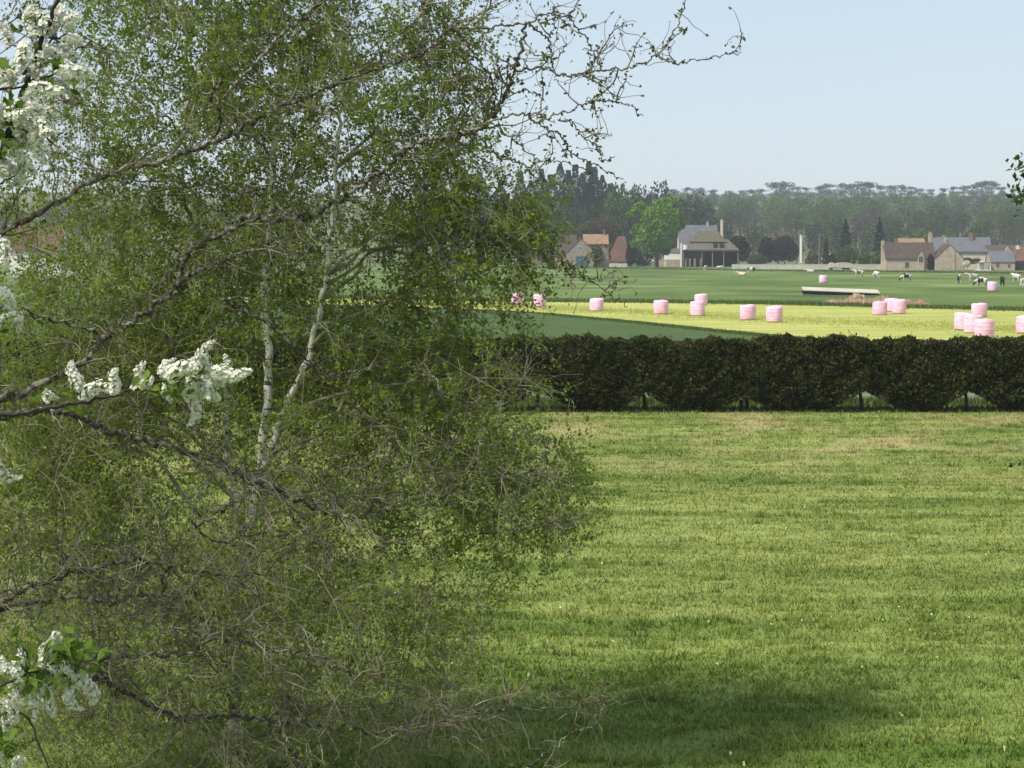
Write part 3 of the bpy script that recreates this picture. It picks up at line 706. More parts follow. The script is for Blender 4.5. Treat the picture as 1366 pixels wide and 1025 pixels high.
# far right buildings
D6 = D3 + 8
b = empty('dark_roofed_barn', (rx(1337, D6), D6 + 6, 0), 'long barn with dark red brown roof rising behind the slate annex', 'barn')
gable(b, rx(1321, D6), rx(1362, D6), D6 + 2, D6 + 10, rz_(337, D6), rz_(328, D6), 'x', 'rubble', 'brown_tile')
b = empty('red_tiled_barn', (rx(1370, D5), D5 + 2, 0), 'red tiled barn with pale gable parapets and a big dark doorway', 'barn')
gable(b, rx(1353.5, D5), rx(1400, D5), D5 + 1.0, D5 + 7, rz_(348.5, D5), rz_(331, D5), 'x', 'rubble', 'red_tile', .12)
addbox(b, 'doorway', rx(1354.5, D5), rx(1384, D5), D5 + .92, D5 + 1.04, 0, rz_(349.5, D5), 'dark_gap')  # near-black panel stands for the shaded inside of the opening
g = Geo(); add_prism(g, [(rx(1346.5, D5), rz_(341, D5)), (rx(1356, D5), rz_(341, D5)), (rx(1356, D5), rz_(336, D5)), (rx(1351, D5), rz_(328.5, D5)), (rx(1346.5, D5), rz_(336, D5))], 'y', D5 + 6.6, D5 + 7.2); g.build('gable_parapet', MT['limestone'], b)
chimney(b, rx(1361, D5), D5 + 4, rz_(336, D5), rz_(330, D5), .9, 'white')
b = empty('tiled_shed', (rx(1217), D3 + 22, 0), 'farm shed of which only the orange brown roof shows over the old farmhouse', 'shed')
gable(b, rx(1200, D3 + 20), rx(1234, D3 + 20), D3 + 20, D3 + 27, rz_(330, D3 + 20), rz_(319, D3 + 20), 'x', 'rubble', 'orange_tile')
# round white-flowered shrub
def shrub(name, px_, by, D, lumps, mat, n, size, label, cat, seed=1, stem=True):
    r = np.random.default_rng(seed); k = D / F
    o = empty(name, (X(px_, D), D, terrain(X(px_, D), D)), label, cat)
    z0 = terrain(X(px_, D), D)
    L = []
    for (cx, cy, rx_, ry) in lumps:
        c = P(cx, cy, D); L.append(((c[0], D + r.normal(0, .2 if len(lumps) < 20 else 1.5) * rx_ * k, c[2]), (rx_ * k, min(rx_, ry * 1.2) * k, ry * k)))
    Geo().add(*crown(L, n, size, r)).build('crown', MT[mat], o)
    zt = max(c[2] for c, q in L); cx = L[0][0][0]
    Geo().add(*tubes(np.array([[[X(px_, D), D, z0 - .1], [(X(px_, D) + cx) / 2, D, (z0 + zt) / 2], [cx, D, zt]]]), np.array([[.03, .022, .008]]) * (zt - z0), 7)).build('trunk', MT['bark'], o, smooth=True)
    return o
crown_mat('white_bloom', [(.55, .52, .40), (.7, .68, .55), (.8, .78, .68)])
shrub('flowering_shrub', 1290, 360, D3 - 1.5, [(1290, 352, 4.6, 4.4)], 'white_bloom', 700, .28, 'round white flowering shrub in front of the cream house', 'shrub', 3)
shrub('climbing_shrub', 1286, 360, D3 + 6, [(1283, 351, 5, 6), (1297, 349, 7, 3.5), (1290, 347, 7, 3), (1303, 347, 5, 2.5)], 'green_crown', 1300, .35, 'dark green shrub climbing the lower wall of the cream house', 'shrub', 4)

# low pale trough and soil
DT = 248.0
b = empty('feed_trough', (X(1120, DT), DT, 0), 'long low cattle feeder with a pale sheet roof in the pasture', 'cattle feeder')
b.rotation_euler = (0, 0, 0)
xa, xb = X(1070, DT), X(1172, DT)
zt0, zt1 = Z(382.5, DT), Z(386.5, DT)
def quadbar(a0, a1, hy, h, name, mat):
    (x0, z0), (x1, z1) = a0, a1
    V = [(x0, DT - hy, z0 - h), (x1, DT - hy, z1 - h), (x1, DT + hy, z1 - h + .35), (x0, DT + hy, z0 - h + .35),
         (x0, DT - hy, z0), (x1, DT - hy, z1), (x1, DT + hy, z1 + .35), (x0, DT + hy, z0 + .35)]
    return Geo().add(V, box(0, 1, 0, 1, 0, 1)[1]).build(name, MT[mat], b)
quadbar((xa, zt0 - .38), (xb, zt1 - .38), .75, .09, 'roof_sheet', 'sheet_pale')
addbox(b, 'end_board', xa - .02, xa + .1, DT - .7, DT + .7, .32, zt0 - .52, 'dark_gap')
quadbar((xa + .12, zt0 - .52), (xb - .1, zt1 - .52), .6, .38, 'rack', 'dark_gap')  # dark block painted as the shade under the roof sheet
for f in (.02, .25, .5, .75, .97):
    xx = xa + (xb - xa) * f
    addbox(b, 'leg', xx - .05, xx + .05, DT - .55, DT - .45, 0, .42, 'timber'); addbox(b, 'leg', xx - .05, xx + .05, DT + .45, DT + .55, 0, .42, 'timber')
addbox(b, 'trough', xa + .3, xb - .4, DT - .4, DT + .4, .12, .34, 'timber')
# soil heap beside it
r = np.random.default_rng(21)
def heap(name, pxa, pxb, by, h, dep, label, seed, mat='soil'):
    r = np.random.default_rng(seed); p0, p1 = G(pxa, by), G(pxb, by); y0 = p0[1]; nx, ny = 46, 10
    V = []
    for j in range(ny):
        for i in range(nx):
            u, v = i / (nx - 1), j / (ny - 1)
            q = (math.sin(math.pi * u) ** .6) * (math.sin(math.pi * v) ** .8)
            V.append((p0[0] + (p1[0] - p0[0]) * u + r.normal(0, .05), y0 + dep * v + r.normal(0, .05), .002 + q * (h * (.7 + .3 * math.sin(u * 17 + seed)) + r.normal(0, h * .13))))
    Fq = [(j * nx + i, j * nx + i + 1, j * nx + nx + i + 1, j * nx + nx + i) for j in range(ny - 1) for i in range(nx - 1)]
    return tag(Geo().add(V, np.array(Fq)).build(name, MT[mat], smooth=False), label, 'soil heap')
heap('soil_heap', 1108, 1212, 406.5, 1.0, 7, 'reddish brown heap of bare soil below the pale cattle feeder', 1)
heap('soil_heap', 1200, 1256, 409, .6, 7, 'low brown soil ridge behind the three clustered pink bales', 2)

# ------------------------------------------------------------------ cows
def cow_mesh(kind):
    bm = bmesh.new(); lay = bm.verts.layers.skin.verify()
    def v(co, r, root=False):
        x = bm.verts.new(co); x[lay].radius = (r, r); x[lay].use_root = root; return x
    def chain(a, *pts):
        for co, r in pts:
            b_ = v(co, r); bm.edges.new((a, b_)); a = b_
        return a
    dz = -.62 if kind == 'lie' else 0
    mid = v((0, 0, 1.08 + dz), .40, True)
    sh = chain(mid, ((.55, 0, 1.12 + dz), .37)); rump = chain(mid, ((-.6, 0, 1.12 + dz), .36)); tailb = chain(rump, ((-.92, 0, 1.18 + dz), .24))
    if kind == 'graze': nk = chain(sh, ((.95, 0, .98), .22), ((1.2, 0, .55), .16)); hd = chain(nk, ((1.33, 0, .28), .13), ((1.42, 0, .08), .085))
    else: nk = chain(sh, ((.92, 0, 1.32 + dz), .23), ((1.15, 0, 1.52 + dz), .17)); hd = chain(nk, ((1.38, 0, 1.48 + dz), .14), ((1.66, 0, 1.34 + dz), .09))
    for s in (-1, 1):
        e = nk.co; chain(nk, ((e.x - .02, s * .20, e.z + .05), .05))
        if kind == 'lie':
            chain(sh, ((.6, s * .30, .34), .13), ((.85, s * .34, .12), .08)); chain(rump, ((-.6, s * .34, .32), .17), ((-.25, s * .42, .12), .09))
        else:
            chain(sh, ((.56, s * .22, .72), .13), ((.58 + .05 * s, s * .22, .38), .085), ((.56 + .05 * s, s * .22, .03), .07))
            chain(rump, ((-.62, s * .22, .74), .15), ((-.82 + .05 * s, s * .22, .44), .085), ((-.72 + .05 * s, s * .22, .03), .07))
    chain(tailb, ((-1.02, 0, .8 + dz * .9), .04), ((-1.0, 0, .45 + dz * .6), .05))
    me = bpy.data.meshes.new('cow_skeleton'); bm.to_mesh(me); bm.free()
    o = bpy.data.objects.new('cow_skeleton', me); COL.objects.link(o)
    o.modifiers.new('skin', 'SKIN'); s = o.modifiers.new('sub', 'SUBSURF'); s.levels = 1; s.render_levels = 1
    dg = bpy.context.evaluated_depsgraph_get(); dg.update()
    out = bpy.data.meshes.new_from_object(o.evaluated_get(dg)); bpy.data.objects.remove(o)
    out.polygons.foreach_set('use_smooth', [True] * len(out.polygons)); return out
def coat(name, a, b_, thr, ax=0.0):
    m, t = nodes(name); n = noise(t, 1.1, 1, 'Object', (1, 1.3, .8))
    c = ramp(t, n, [(thr - .01, a), (thr + .01, b_)])
    surf(t, c, .8, n, .1); return m
COATS = {'bw': coat('black_white_coat', (.52, .50, .44), (.018, .017, .016), .44), 'black': coat('black_coat', (.015, .014, .013), (.03, .028, .026), .5),
         'white': coat('white_coat', (.55, .52, .44), (.48, .45, .37), .5), 'brown': coat('brown_white_coat', (.52, .49, .41), (.13, .085, .06), .45), 'beige': coat('beige_coat', (.48, .38, .27), (.56, .47, .36), .5)}
CM = {}
for k in ('stand', 'graze', 'lie'): CM[k] = cow_mesh(k)
for (px_, by, kind, ct, rot, lab) in [
    (1002, 364.5, 'stand', 'bw', 5, 'black and white cow standing before the start of the white field wall'),
    (990, 368, 'lie', 'beige', 160, 'beige cow lying in the grass in front of the black and white cow'),
    (941, 361.5, 'graze', 'beige', 70, 'beige calf like cow grazing in front of the open barn'),
    (960, 358.5, 'lie', 'white', 20, 'white cow lying by the open barn near the wall end'),
    (1081, 364, 'lie', 'white', 185, 'white cow lying under the white field wall behind the distant bale'),
    (1146, 369.5, 'stand', 'brown', 170, 'brown and white cow standing just beyond the covered trailer'),
    (1169, 371.5, 'graze', 'white', 115, 'white cow grazing head on between the brown cow and the black one'),
    (1209, 375.5, 'graze', 'bw', 190, 'black and white cow grazing below the stone farmhouse'),
    (1279, 378.5, 'stand', 'bw', 265, 'black and white cow seen end on below the big stone gable'),
    (1297, 375.5, 'stand', 'white', 195, 'white cow standing below the round white shrub'),
    (1309.5, 382, 'graze', 'bw', 150, 'black and white cow grazing next to the distant pasture bale'),
    (1337, 382, 'stand', 'black', 80, 'black cow seen end on just behind the distant pasture bale'),
    (1356, 376, 'stand', 'white', 120, 'white cow standing below the dark barn doorway'),
    (1365, 384, 'graze', 'white', 60, 'white cow grazing at the picture edge below the dark doorway')]:
    me = CM[kind].copy(); me.materials.clear(); me.materials.append(COATS[ct])
    o = bpy.data.objects.new('cow', me); COL.objects.link(o); p = G(px_, by); o.location = (p[0], p[1], 0); o.rotation_euler = (0, 0, R(rot)); o.scale = (.9, .9, .9)
    tag(o, lab, 'cow', 'cattle grazing in the pasture')

# ------------------------------------------------------------------ middle-distance trees
mr = np.random.default_rng(12)
ML = [(876, 300, 24, 30), (868, 318, 20, 22)]
while len(ML) < 44:
    a_, b_ = mr.uniform(838, 911), mr.uniform(262, 342)
    e_ = ((a_ - 875) / 33) ** 2 + ((b_ - 299) / 40) ** 2
    if e_ < 1: ML.append((a_, b_, mr.uniform(5, 10), mr.uniform(4, 7.5)))
shrub('maple_tree', 876, 356, 640, ML, 'maple_crown', 12000, .75, 'big bright green rounded tree between the two farm groups', 'tree', 8)
shrub('olive_tree', 798, 350, 690, [(798, 303, 24, 10), (785, 306, 14, 8), (812, 304, 14, 11), (800, 316, 22, 10), (806, 294, 10, 8)], 'olive_crown', 4500, .6, 'broad brownish olive tree rising behind the orange roofed cottage', 'tree', 9)
for i, (px_, top_, w_, lab) in enumerate([(985, 313, 15, 'rounded dark copper tree touching the open barn roof'), (1022, 318, 11, 'smaller copper bush standing left of the widest copper bush'), (1046, 316, 19, 'widest dark copper bush next to the slim white stack')]):
    D = 668 + i * 3; cy = (top_ + 350) / 2
    shrub('copper_bush', px_, 354, D, [(px_, cy - 4, w_ * .8, 13), (px_ - w_ * .4, cy + 4, w_ * .6, 12), (px_ + w_ * .4, cy + 3, w_ * .65, 13)], 'copper_crown', 3200, .6, lab, 'bush', 30 + i)
shrub('pale_bush', 1084, 355, 645, [(1083, 342, 7, 8), (1088, 347, 6, 6), (1078, 349, 5, 5)], 'olive_crown', 900, .5, 'pale yellowish bush at the foot of the slim white stack', 'bush', 40)
def conifer(name, px_, D, top_, wpx, label, cat='conifer', mat='conifer_crown', n=2600, seed=1, group=None):
    r = np.random.default_rng(seed); x = X(px_, D); z0 = terrain(x, D); zt = Z(top_, D); k = D / F
    o = empty(name, (x, D, z0), label, cat, group)
    h = r.random(n) ** .7; lay = np.round(h * 11) / 11 + r.normal(0, .018, n)
    rad = wpx / 2 * k * (1 - np.clip(lay, 0, 1)) ** .8 * (.35 + .65 * r.random(n) ** .5) * (1 + .25 * np.sin(lay * 40))
    a = r.uniform(0, 6.28, n)
    c = np.stack([x + rad * np.cos(a), D + rad * np.sin(a), z0 + (zt - z0) * (.06 + .94 * np.clip(lay, 0, 1)) - rad * .25], 1)
    Geo().add(*rhombs(c, .55 * r.uniform(.6, 1.3, n), .5, r=r)).build('crown', MT[mat], o)
    Geo().add(*tubes(np.array([[[x, D, z0 - .2], [x, D, zt - .4]]]), np.array([[.28, .05]]), 7)).build('trunk', MT['bark'], o)
conifer('conifer_tree', 1127, 640, 293, 26, 'dark conical conifer above the covered trailer', seed=2)
conifer('conifer_tree', 1172, 620, 291, 25, 'dark conical conifer close to the old farmhouse', seed=3)
conifer('conifer_tree', 1101, 650, 318, 13, 'small dark columnar conifer beside the utility pole', seed=4)
for i, (px_, cy, a_, b_, D, mat, lab) in enumerate([
    (1130, 340, 16, 12, 600, 'green_crown', 'mid green bush behind the covered trailer'), (1158, 347, 14, 8, 590, 'green_crown', 'low green bush behind the wall under the taller conifer'),
    (1170, 345, 9, 9, 585, 'fresh_crown', 'fresh light green bush beside the old farmhouse wall'), (1183, 342, 7, 12, 580, 'copper_crown', 'dark purple bush at the end of the old farmhouse'),
    (1010, 346, 14, 8, 660, 'green_crown', 'low green bush between two copper bushes'), (1112, 347, 10, 8, 620, 'conifer_crown', 'dark evergreen bush near the small columnar conifer'),
    (752, 306, 16, 12, 700, 'green_crown', 'green leafy tree above the brown roofed cottage'), (842, 330, 9, 24, 665, 'conifer_crown', 'dark evergreen tree pressed against the big green tree'),
    (856, 345, 16, 11, 655, 'conifer_crown', 'dark evergreen shrub in the shade behind the round sign'), (893, 336, 7, 14, 662, 'green_crown', 'dark green shrub behind the white outbuilding'),
    (841, 338, 6, 17, 649, 'conifer_crown', 'dark narrow evergreen shading one side of the red roofed barn'),  # dark shrub put in for the shade and greenery over this roof side
    (795, 339, 9, 13, 653, 'green_crown', 'ivy bush growing between barn and orange roofed cottage')]):
    shrub('garden_shrub' if b_ < 14 else 'garden_tree', px_, 355, D, [(px_, cy, a_ * .8, b_), (px_ - a_ * .4, cy + b_ * .2, a_ * .6, b_ * .8), (px_ + a_ * .4, cy + b_ * .15, a_ * .6, b_ * .85)], mat, 1500, .5, lab, 'bush' if b_ < 14 else 'tree', 60 + i)

# poplars and dark trees on the left skyline
def poplar_mesh(seed, conif=False):
    r = np.random.default_rng(seed); n = 3000
    h = r.random(n); rad = (.085 * np.sin(np.pi * np.clip(h * .93 + .05, 0, 1)) ** .7 + .008) * (.4 + .6 * r.random(n) ** .5) * (1 + .3 * np.sin(h * 23 + seed))
    a = r.uniform(0, 6.28, n)
    c = np.stack([rad * np.cos(a), rad * np.sin(a), .04 + .95 * h], 1)
    g = Geo(); g.add(*rhombs(c, .022 * r.uniform(.6, 1.3, n), .7, r=r)); g.add(*tubes(np.array([[[0, 0, -.01], [0, 0, .9]]]), np.array([[.013, .003]]), 6), 1)
    return g.mesh('poplar_tree', [MT['poplar_crown'], MT['bark']])
PM = [poplar_mesh(s) for s in (1, 2, 3)]
prng = np.random.default_rng(77)
tops = [(560, 232, 3.2), (585, 226, 2.9), (612, 235, 3.1), (640, 228, 3), (668, 240, 3.3), (694, 228, 3.0), (708, 240, 3.6), (722, 224, 3.0), (735, 232, 3.4), (747, 217, 2.9), (758, 226, 3.3), (767, 219, 2.8), (776, 230, 3.2), (785, 214, 3.0), (792, 222, 3.4), (803, 233, 2.9), (814, 244, 3.6)]
for i, (px_, ty, wf) in enumerate(tops):
    D = 735 + prng.uniform(0, 45); o = bpy.data.objects.new('poplar_tree', PM[i % 3]); COL.objects.link(o)
    x = X(px_, D); z0 = terrain(x, D); h = Z(ty, D) - z0
    o.location = (x, D, z0); o.scale = (h * wf / 3.0, h * wf / 3.0, h); o.rotation_euler = (0, 0, i * 1.7)
    tag(o, 'tall slender dark poplar in the row on the skyline above the brown roofs', 'tree', 'row of tall poplars on the skyline')

# ------------------------------------------------------------------ woods on the slope: every tree an individual
def forest_mesh(seed, mat, n=950, flat=False, twiggy=False):
    r = np.random.default_rng(seed); L = []
    if flat:
        for i in range(14):
            a = i * 2.1 + r.random(); q = r.uniform(.08, .40)
            L.append(((q * math.cos(a), q * math.sin(a), r.uniform(.16, .90)), (r.uniform(.22, .34), r.uniform(.2, .3), r.uniform(.10, .15))))
    else:
        for i in range(9):
            a = i * 2.4 + r.random(); z = r.uniform(.28, .82); q = r.uniform(.05, .26) * math.sin(math.pi * min(1, z + .08)) ** .5
            s = r.uniform(.14, .23); L.append(((q * math.cos(a), q * math.sin(a), z), (s, s, s * r.uniform(.75, 1.1))))
        L.append(((0, 0, .55), (.24, .24, .36)))
    g = Geo(); g.add(*crown(L, n, .055 if not twiggy else .06, r, .5, .8 if not twiggy else .35))
    p = [((0, 0, -.03), (.01, 0, .3), (0, .01, .8))]
    g.add(*tubes(np.array(p), np.array([[.028, .02, .006]]), 6), 1)
    for i in range(5):
        c = L[i][0]; g.add(*tubes(np.array([[(0, 0, .25 if not flat else .55), (c[0] * .5, c[1] * .5, c[2] * .8), c]]), np.array([[.012, .009, .004]]), 5), 1)
    return g.mesh('forest_tree', [MT[mat], MT['bark']])
FM = {'bare': [forest_mesh(s, 'bare_crown', 800, twiggy=True) for s in (1, 2, 3)], 'green': [forest_mesh(s, 'green_crown') for s in (4, 5, 6)],
      'fresh': [forest_mesh(s, 'fresh_crown') for s in (7, 8)], 'dark': [forest_mesh(s, 'poplar_crown') for s in (9, 10)], 'pine': [forest_mesh(s, 'pine_crown', 1700, True) for s in (11, 12, 13, 14)]}
FL = {'bare': ('forest_tree', 'grey brown tree still leafless in the woods behind the farms'), 'green': ('forest_tree', 'mid green leafing tree in the woods behind the farms'),
      'fresh': ('forest_tree', 'fresh light green tree in the woods behind the farms'), 'dark': ('forest_tree', 'dark green tree in the woods behind the farms'), 'pine': ('pine_tree', 'blue dark flat topped pine on the far ridge')}
fr = np.random.default_rng(99)
def put_tree(kind, x, D, ztop, wide=1.0):
    z0 = terrain(x, D); h = max(5, ztop - z0); ms = FM[kind]
    o = bpy.data.objects.new(FL[kind][0], ms[int(fr.integers(len(ms)))]); COL.objects.link(o)
    o.location = (x, D, z0); s = h * wide; o.scale = (s, s, h); o.rotation_euler = (0, 0, fr.uniform(0, 6.28))
    px = 683 + x / D * F
    zi = 0 if px < 640 else 1 if px < 840 else 2 if px < 1000 else 3 if px < 1180 else 4
    di = 0 if D < 850 else 1 if D < 1110 else 2
    lab = ('blue dark flat topped pine on the far ridge ' + ('seen through the birch', 'beyond the poplars', 'beyond the open barn', 'above the field wall', 'above the stone houses')[zi]) if kind == 'pine' else \
        {'bare': 'grey brown leafless', 'green': 'mid green', 'fresh': 'fresh light green', 'dark': 'dark green'}[kind] + ' tree ' + ('at the foot', 'halfway up', 'near the top')[di] + ' of the woods ' + \
        ('behind the birch', 'behind the poplars', 'behind the open barn', 'behind the field wall', 'behind the stone houses')[zi]
    tag(o, lab, 'tree', {'pine': 'pines on the far ridge'}.get(kind, 'trees of the woods on the slope'))
for (D, ty, sp, mix) in ((728, 309, 7.6, (.62, .25, .03, .10)), (800, 297, 8.2, (.6, .28, .02, .10)), (885, 286, 9.0, (.5, .36, .04, .10)), (970, 277, 9.8, (.45, .35, .12, .08)), (1060, 270, 10.6, (.3, .42, .2, .08)), (1160, 264, 11.5, (.15, .5, .3, .05))):
    px_ = -40.0
    while px_ < 1420:
        hidden = px_ < 600
        px_ += sp * 1.06 * F / D * fr.uniform(.7, 1.3) * ((1.7 if px_ < 170 and 820 < D else 6) if hidden else 1.0)
        k = fr.choice(['bare', 'green', 'fresh', 'dark'], p=mix)
        DD = D + fr.uniform(-28, 28)
        put_tree(k, X(px_, DD), DD, Z(ty + fr.uniform(-4, 5), DD), fr.uniform(.85, 1.15) if ty > 280 else fr.uniform(.95, 1.35))
for px_, ty, D, k, wd in ((826, 243, 760, 'green', .7), (842, 247, 745, 'olive', .7), (853, 240, 775, 'dark', .6), (880, 235, 790, 'dark', .62), (896, 250, 770, 'green', .7), (914, 252, 800, 'dark', .8), (935, 262, 830, 'dark', .9), (815, 255, 730, 'green', .7), (835, 268, 720, 'dark', .8), (905, 272, 730, 'green', .8), (700, 262, 745, 'dark', .7), (722, 270, 720, 'green', .8), (745, 278, 712, 'dark', .8), (775, 276, 725, 'dark', .8)):
    put_tree(k if k in FM else 'green', X(px_, D), D, Z(ty, D), wd)
for (D, ty, sp) in ((1300, 261, 13.5), (1480, 257, 10), (1600, 254, 10.5)):
    px_ = 60.0
    while px_ < 1420:
        px_ += sp * F / D * fr.uniform(.7, 1.3) * (6 if px_ < 640 else 1)
        put_tree(fr.choice(['green', 'fresh', 'dark'], p=(.45, .25, .3)), X(px_, D), D, Z(ty + fr.uniform(-1, 3), D), fr.uniform(1.2, 1.6))
for px_, ty in [(40, 255), (120, 250), (230, 252), (340, 248), (450, 254), (560, 250), (650, 253), (760, 250), (845, 252), (898, 253), (915, 250), (932, 251), (948, 253), (990, 254), (1003, 253), (1016, 252), (1034, 243), (1046, 243), (1060, 249), (1075, 250), (1092, 247), (1104, 245), (1120, 244.5), (1133, 246), (1150, 241.5), (1158, 243), (1172, 247), (1186, 248), (1200, 247), (1214, 249), (1224, 251), (1240, 252), (1256, 251), (1270, 249), (1284, 247.5), (1296, 246), (1308, 241.5), (1320, 242), (1334, 249), (1350, 251), (1368, 249), (1390, 247)]:
    D = 1700 + fr.uniform(-40, 40); put_tree('pine', X(px_, D), D, Z(ty, D), fr.uniform(1.0, 1.35))

# house glimpsed at the far left through the birch
D7 = 430.0
b = empty('red_roofed_house', (X(45, D7), D7, 0), 'house with a red brown tiled roof glimpsed through twigs at the far left', 'house')
gable(b, X(14, D7), X(82, D7), D7, D7 + 8, Z(334, D7), Z(303, D7), 'x', 'white', 'red_tile', .3)
chimney(b, X(30, D7), D7 + 4, Z(306, D7), Z(297, D7), .8, 'brick')
for px_ in (28, 48, 66): window(b, X(px_, D7), Z(349, D7), Z(340, D7), 1.1, D7)
g = empty('blossom_hedge', (X(55, D7 - 40), D7 - 40, 0), 'low row of white blossom in front of the glimpsed red roofed house', 'hedge')
Geo().add(*crown([((X(p_, D7 - 40), D7 - 40, .7), (1.6, .8, .7)) for p_ in (20, 35, 52, 68, 85, 98)], 1500, .3, np.random.default_rng(6))).build('foliage', MT['white_bloom'], g)

# ------------------------------------------------------------------ twig machinery
def grow(start, dirv, length, K, grav, curl, r):
    """N wandering twigs -> (N,K,3)"""
    n = len(start); p = np.empty((n, K, 3)); p[:, 0] = start; d = unit(dirv); st = (length / (K - 1))[:, None]
    for i in range(1, K):
        d = unit(d + r.normal(0, curl, (n, 3)) + np.array([0, 0, grav]))
        p[:, i] = p[:, i - 1] + d * st
    return p
def pick(p, n, r, lo=.1):
    """random positions + tangents on polylines p (N,K,3)"""
    i = r.integers(0, p.shape[0], n); f = (lo + (1 - lo) * r.random(n)) * (p.shape[1] - 1.001); k = f.astype(int); s = (f - k)[:, None]
    return p[i, k] * (1 - s) + p[i, k + 1] * s, unit(p[i, k + 1] - p[i, k]), i
def side(tan, r, mixv=.5):
    q = unit(np.cross(tan, r.normal(size=tan.shape))); return unit(q + tan * mixv)

# ------------------------------------------------------------------ birch
def build_birch():
    r = np.random.default_rng(42); DB = 21.0; k = DB / F
    base = P(312, 1053, DB)
    root = empty('birch_tree', (base[0], DB, 0), 'large white barked birch with drooping fine twigs filling the picture', 'birch tree')
    def stem(px, w0, w1, name):
        pts = [P(a, b_, DB + dy) for a, b_, dy in px]; pts[0][2] = min(pts[0][2], .0) if name == 'trunk' else pts[0][2]
        c = catmull(pts, 8); c[1:-1] += r.normal(0, .012, c[1:-1].shape)
        rad = np.linspace(w0, w1, len(c)) * k / 2 * (1 + .06 * r.normal(size=len(c)))
        Geo().add(*tubes(c[None], rad[None], 12)).build(name, MT['birch_bark'], root, smooth=True); return c
    s1 = stem([(310, 1075, 0), (312, 960, 0), (322, 820, 0), (338, 690, .02), (351, 600, 0), (358, 500, -.05), (354, 390, -.05), (362, 260, 0), (372, 110, .1), (380, -60, .2), (388, -260, .2), (380, -520, .2)], 17.5, 3.5, 'trunk')
    s2 = stem([(344, 655, .02), (366, 585, -.1), (392, 520, -.2), (413, 470, -.25), (432, 380, -.3), (441, 300, -.3), (450, 200, -.3), (458, 100, -.2), (468, -40, 0), (478, -200, .1)], 10, 3, 'stem')
    s3 = stem([(330, 740, .1), (312, 640, .3), (300, 520, .5), (280, 400, .6), (262, 260, .6), (250, 100, .7), (240, -120, .8)], 9, 3, 'stem')
    stems = np.concatenate([s1, s2, s3])
    # foliage volumes: px centre, radii px, depth offset m, number of twigs, leaves per twig, leaf scale
    E = [(290, 70, 200, 190, .4, 740, 32), (110, 170, 100, 110, .6, 140, 14), (440, 120, 150, 150, .1, 330, 26), (585, 110, 62, 170, .3, 210, 28), (250, -230, 190, 140, .3, 240, 14), (330, -420, 140, 130, .3, 140, 11), (180, -60, 200, 100, .3, 180, 20), (420, -80, 200, 100, .3, 180, 20),  # highest volumes, out of view, added to stretch the birch shadow over the lawn
         (200, 330, 230, 140, .9, 600, 28), (430, 330, 220, 150, .5, 450, 21), (625, 330, 110, 125, .3, 260, 23), (560, 230, 110, 105, .3, 140, 22), (690, 320, 48, 80, .3, 90, 24),
         (110, 480, 190, 140, .6, 560, 27), (360, 500, 230, 140, .55, 500, 25), (560, 500, 120, 120, .2, 210, 22), (690, 505, 55, 45, -.4, 50, 12),
         (80, 660, 150, 130, .2, 520, 27), (300, 720, 230, 130, -.3, 560, 15), (500, 640, 170, 110, .2, 330, 24), (690, 665, 108, 88, 0, 260, 26), (620, 590, 100, 55, .3, 80, 14),
         (180, 850, 260, 120, -.5, 640, 12), (420, 830, 200, 120, -.4, 480, 13), (600, 820, 95, 110, .2, 120, 13), (250, 1000, 330, 100, -.3, 560, 11), (560, 960, 160, 90, .1, 90, 8)]
    ctr = []; lpt = []; vol = []
    for (cx, cy, rx_, ry, dy, n, lp) in E:
        d = unit(r.normal(size=(n, 3))) * (r.random((n, 1)) ** (1 / 2.6)); px = cx + d[:, 0] * rx_; py = cy + d[:, 1] * ry
        D = DB - .1 + dy + d[:, 2] * min(rx_, ry) * k * 1.5
        c = np.array([P(a, b_, q) for a, b_, q in zip(px, py, D)]); c = c[c[:, 2] > .25]
        ctr.append(c); lpt += [lp] * len(c)
    C_ = np.concatenate(ctr); lpt = np.array(lpt)
    # limbs: a sample of targets joined to the nearest sensible stem point
    nl = 62; ti = r.choice(len(C_), nl, replace=False); limbs = []
    for t_i in ti:
        tgt = C_[t_i]; hd = np.linalg.norm(stems[:, :2] - tgt[:2], axis=1)
        cost = np.linalg.norm(stems - tgt, axis=1) + 1.2 * np.maximum(0, stems[:, 2] - (tgt[2] - .25 * hd)) + r.random(len(stems)) * .3
        s_ = stems[np.argmin(cost)]; v = tgt - s_; L = np.linalg.norm(v)
        mid = s_ + v * .5 + np.array([0, 0, .16 * L]) + r.normal(0, .08 * L, 3)
        c = catmull([s_, s_ + v * .22 + np.array([0, 0, .1 * L]) + r.normal(0, .03 * L, 3), mid, tgt], 5)
        c[1:] += np.cumsum(r.normal(0, .012, c[1:].shape), 0) * .6
        limbs.append(c)
        rad = np.linspace(.010 + .008 * L, .005, len(c))
        Geo().add(*tubes(c[None], rad[None], 6)).build('branch', MT['birch_twig'], root, smooth=True)
    LP = np.concatenate([l[4:] for l in limbs] + [s1[20:], s2[10:], s3[14:]])
    # branchlets from limbs to twig centres
    sub = r.choice(len(C_), 900, replace=False); pts = []
    for i in sub:
        q = LP[np.argmin(np.linalg.norm(LP - C_[i], axis=1) + .3 * np.maximum(0, LP[:, 2] - C_[i][2]))]
        v = C_[i] - q; L = np.linalg.norm(v); pts.append(catmull([q, q + v * .5 + np.array([0, 0, .12 * L]) + r.normal(0, .1 * L, 3), C_[i]], 3))
    BL = np.array(pts); gtw = Geo(); gtw.add(*tubes(BL, np.broadcast_to(np.linspace(.006, .0028, BL.shape[1]), BL.shape[:2]), 4))
    BP = np.concatenate([BL.reshape(-1, 3), LP])
    # fine twigs pass through the twig centres
    j = np.empty(len(C_), int)
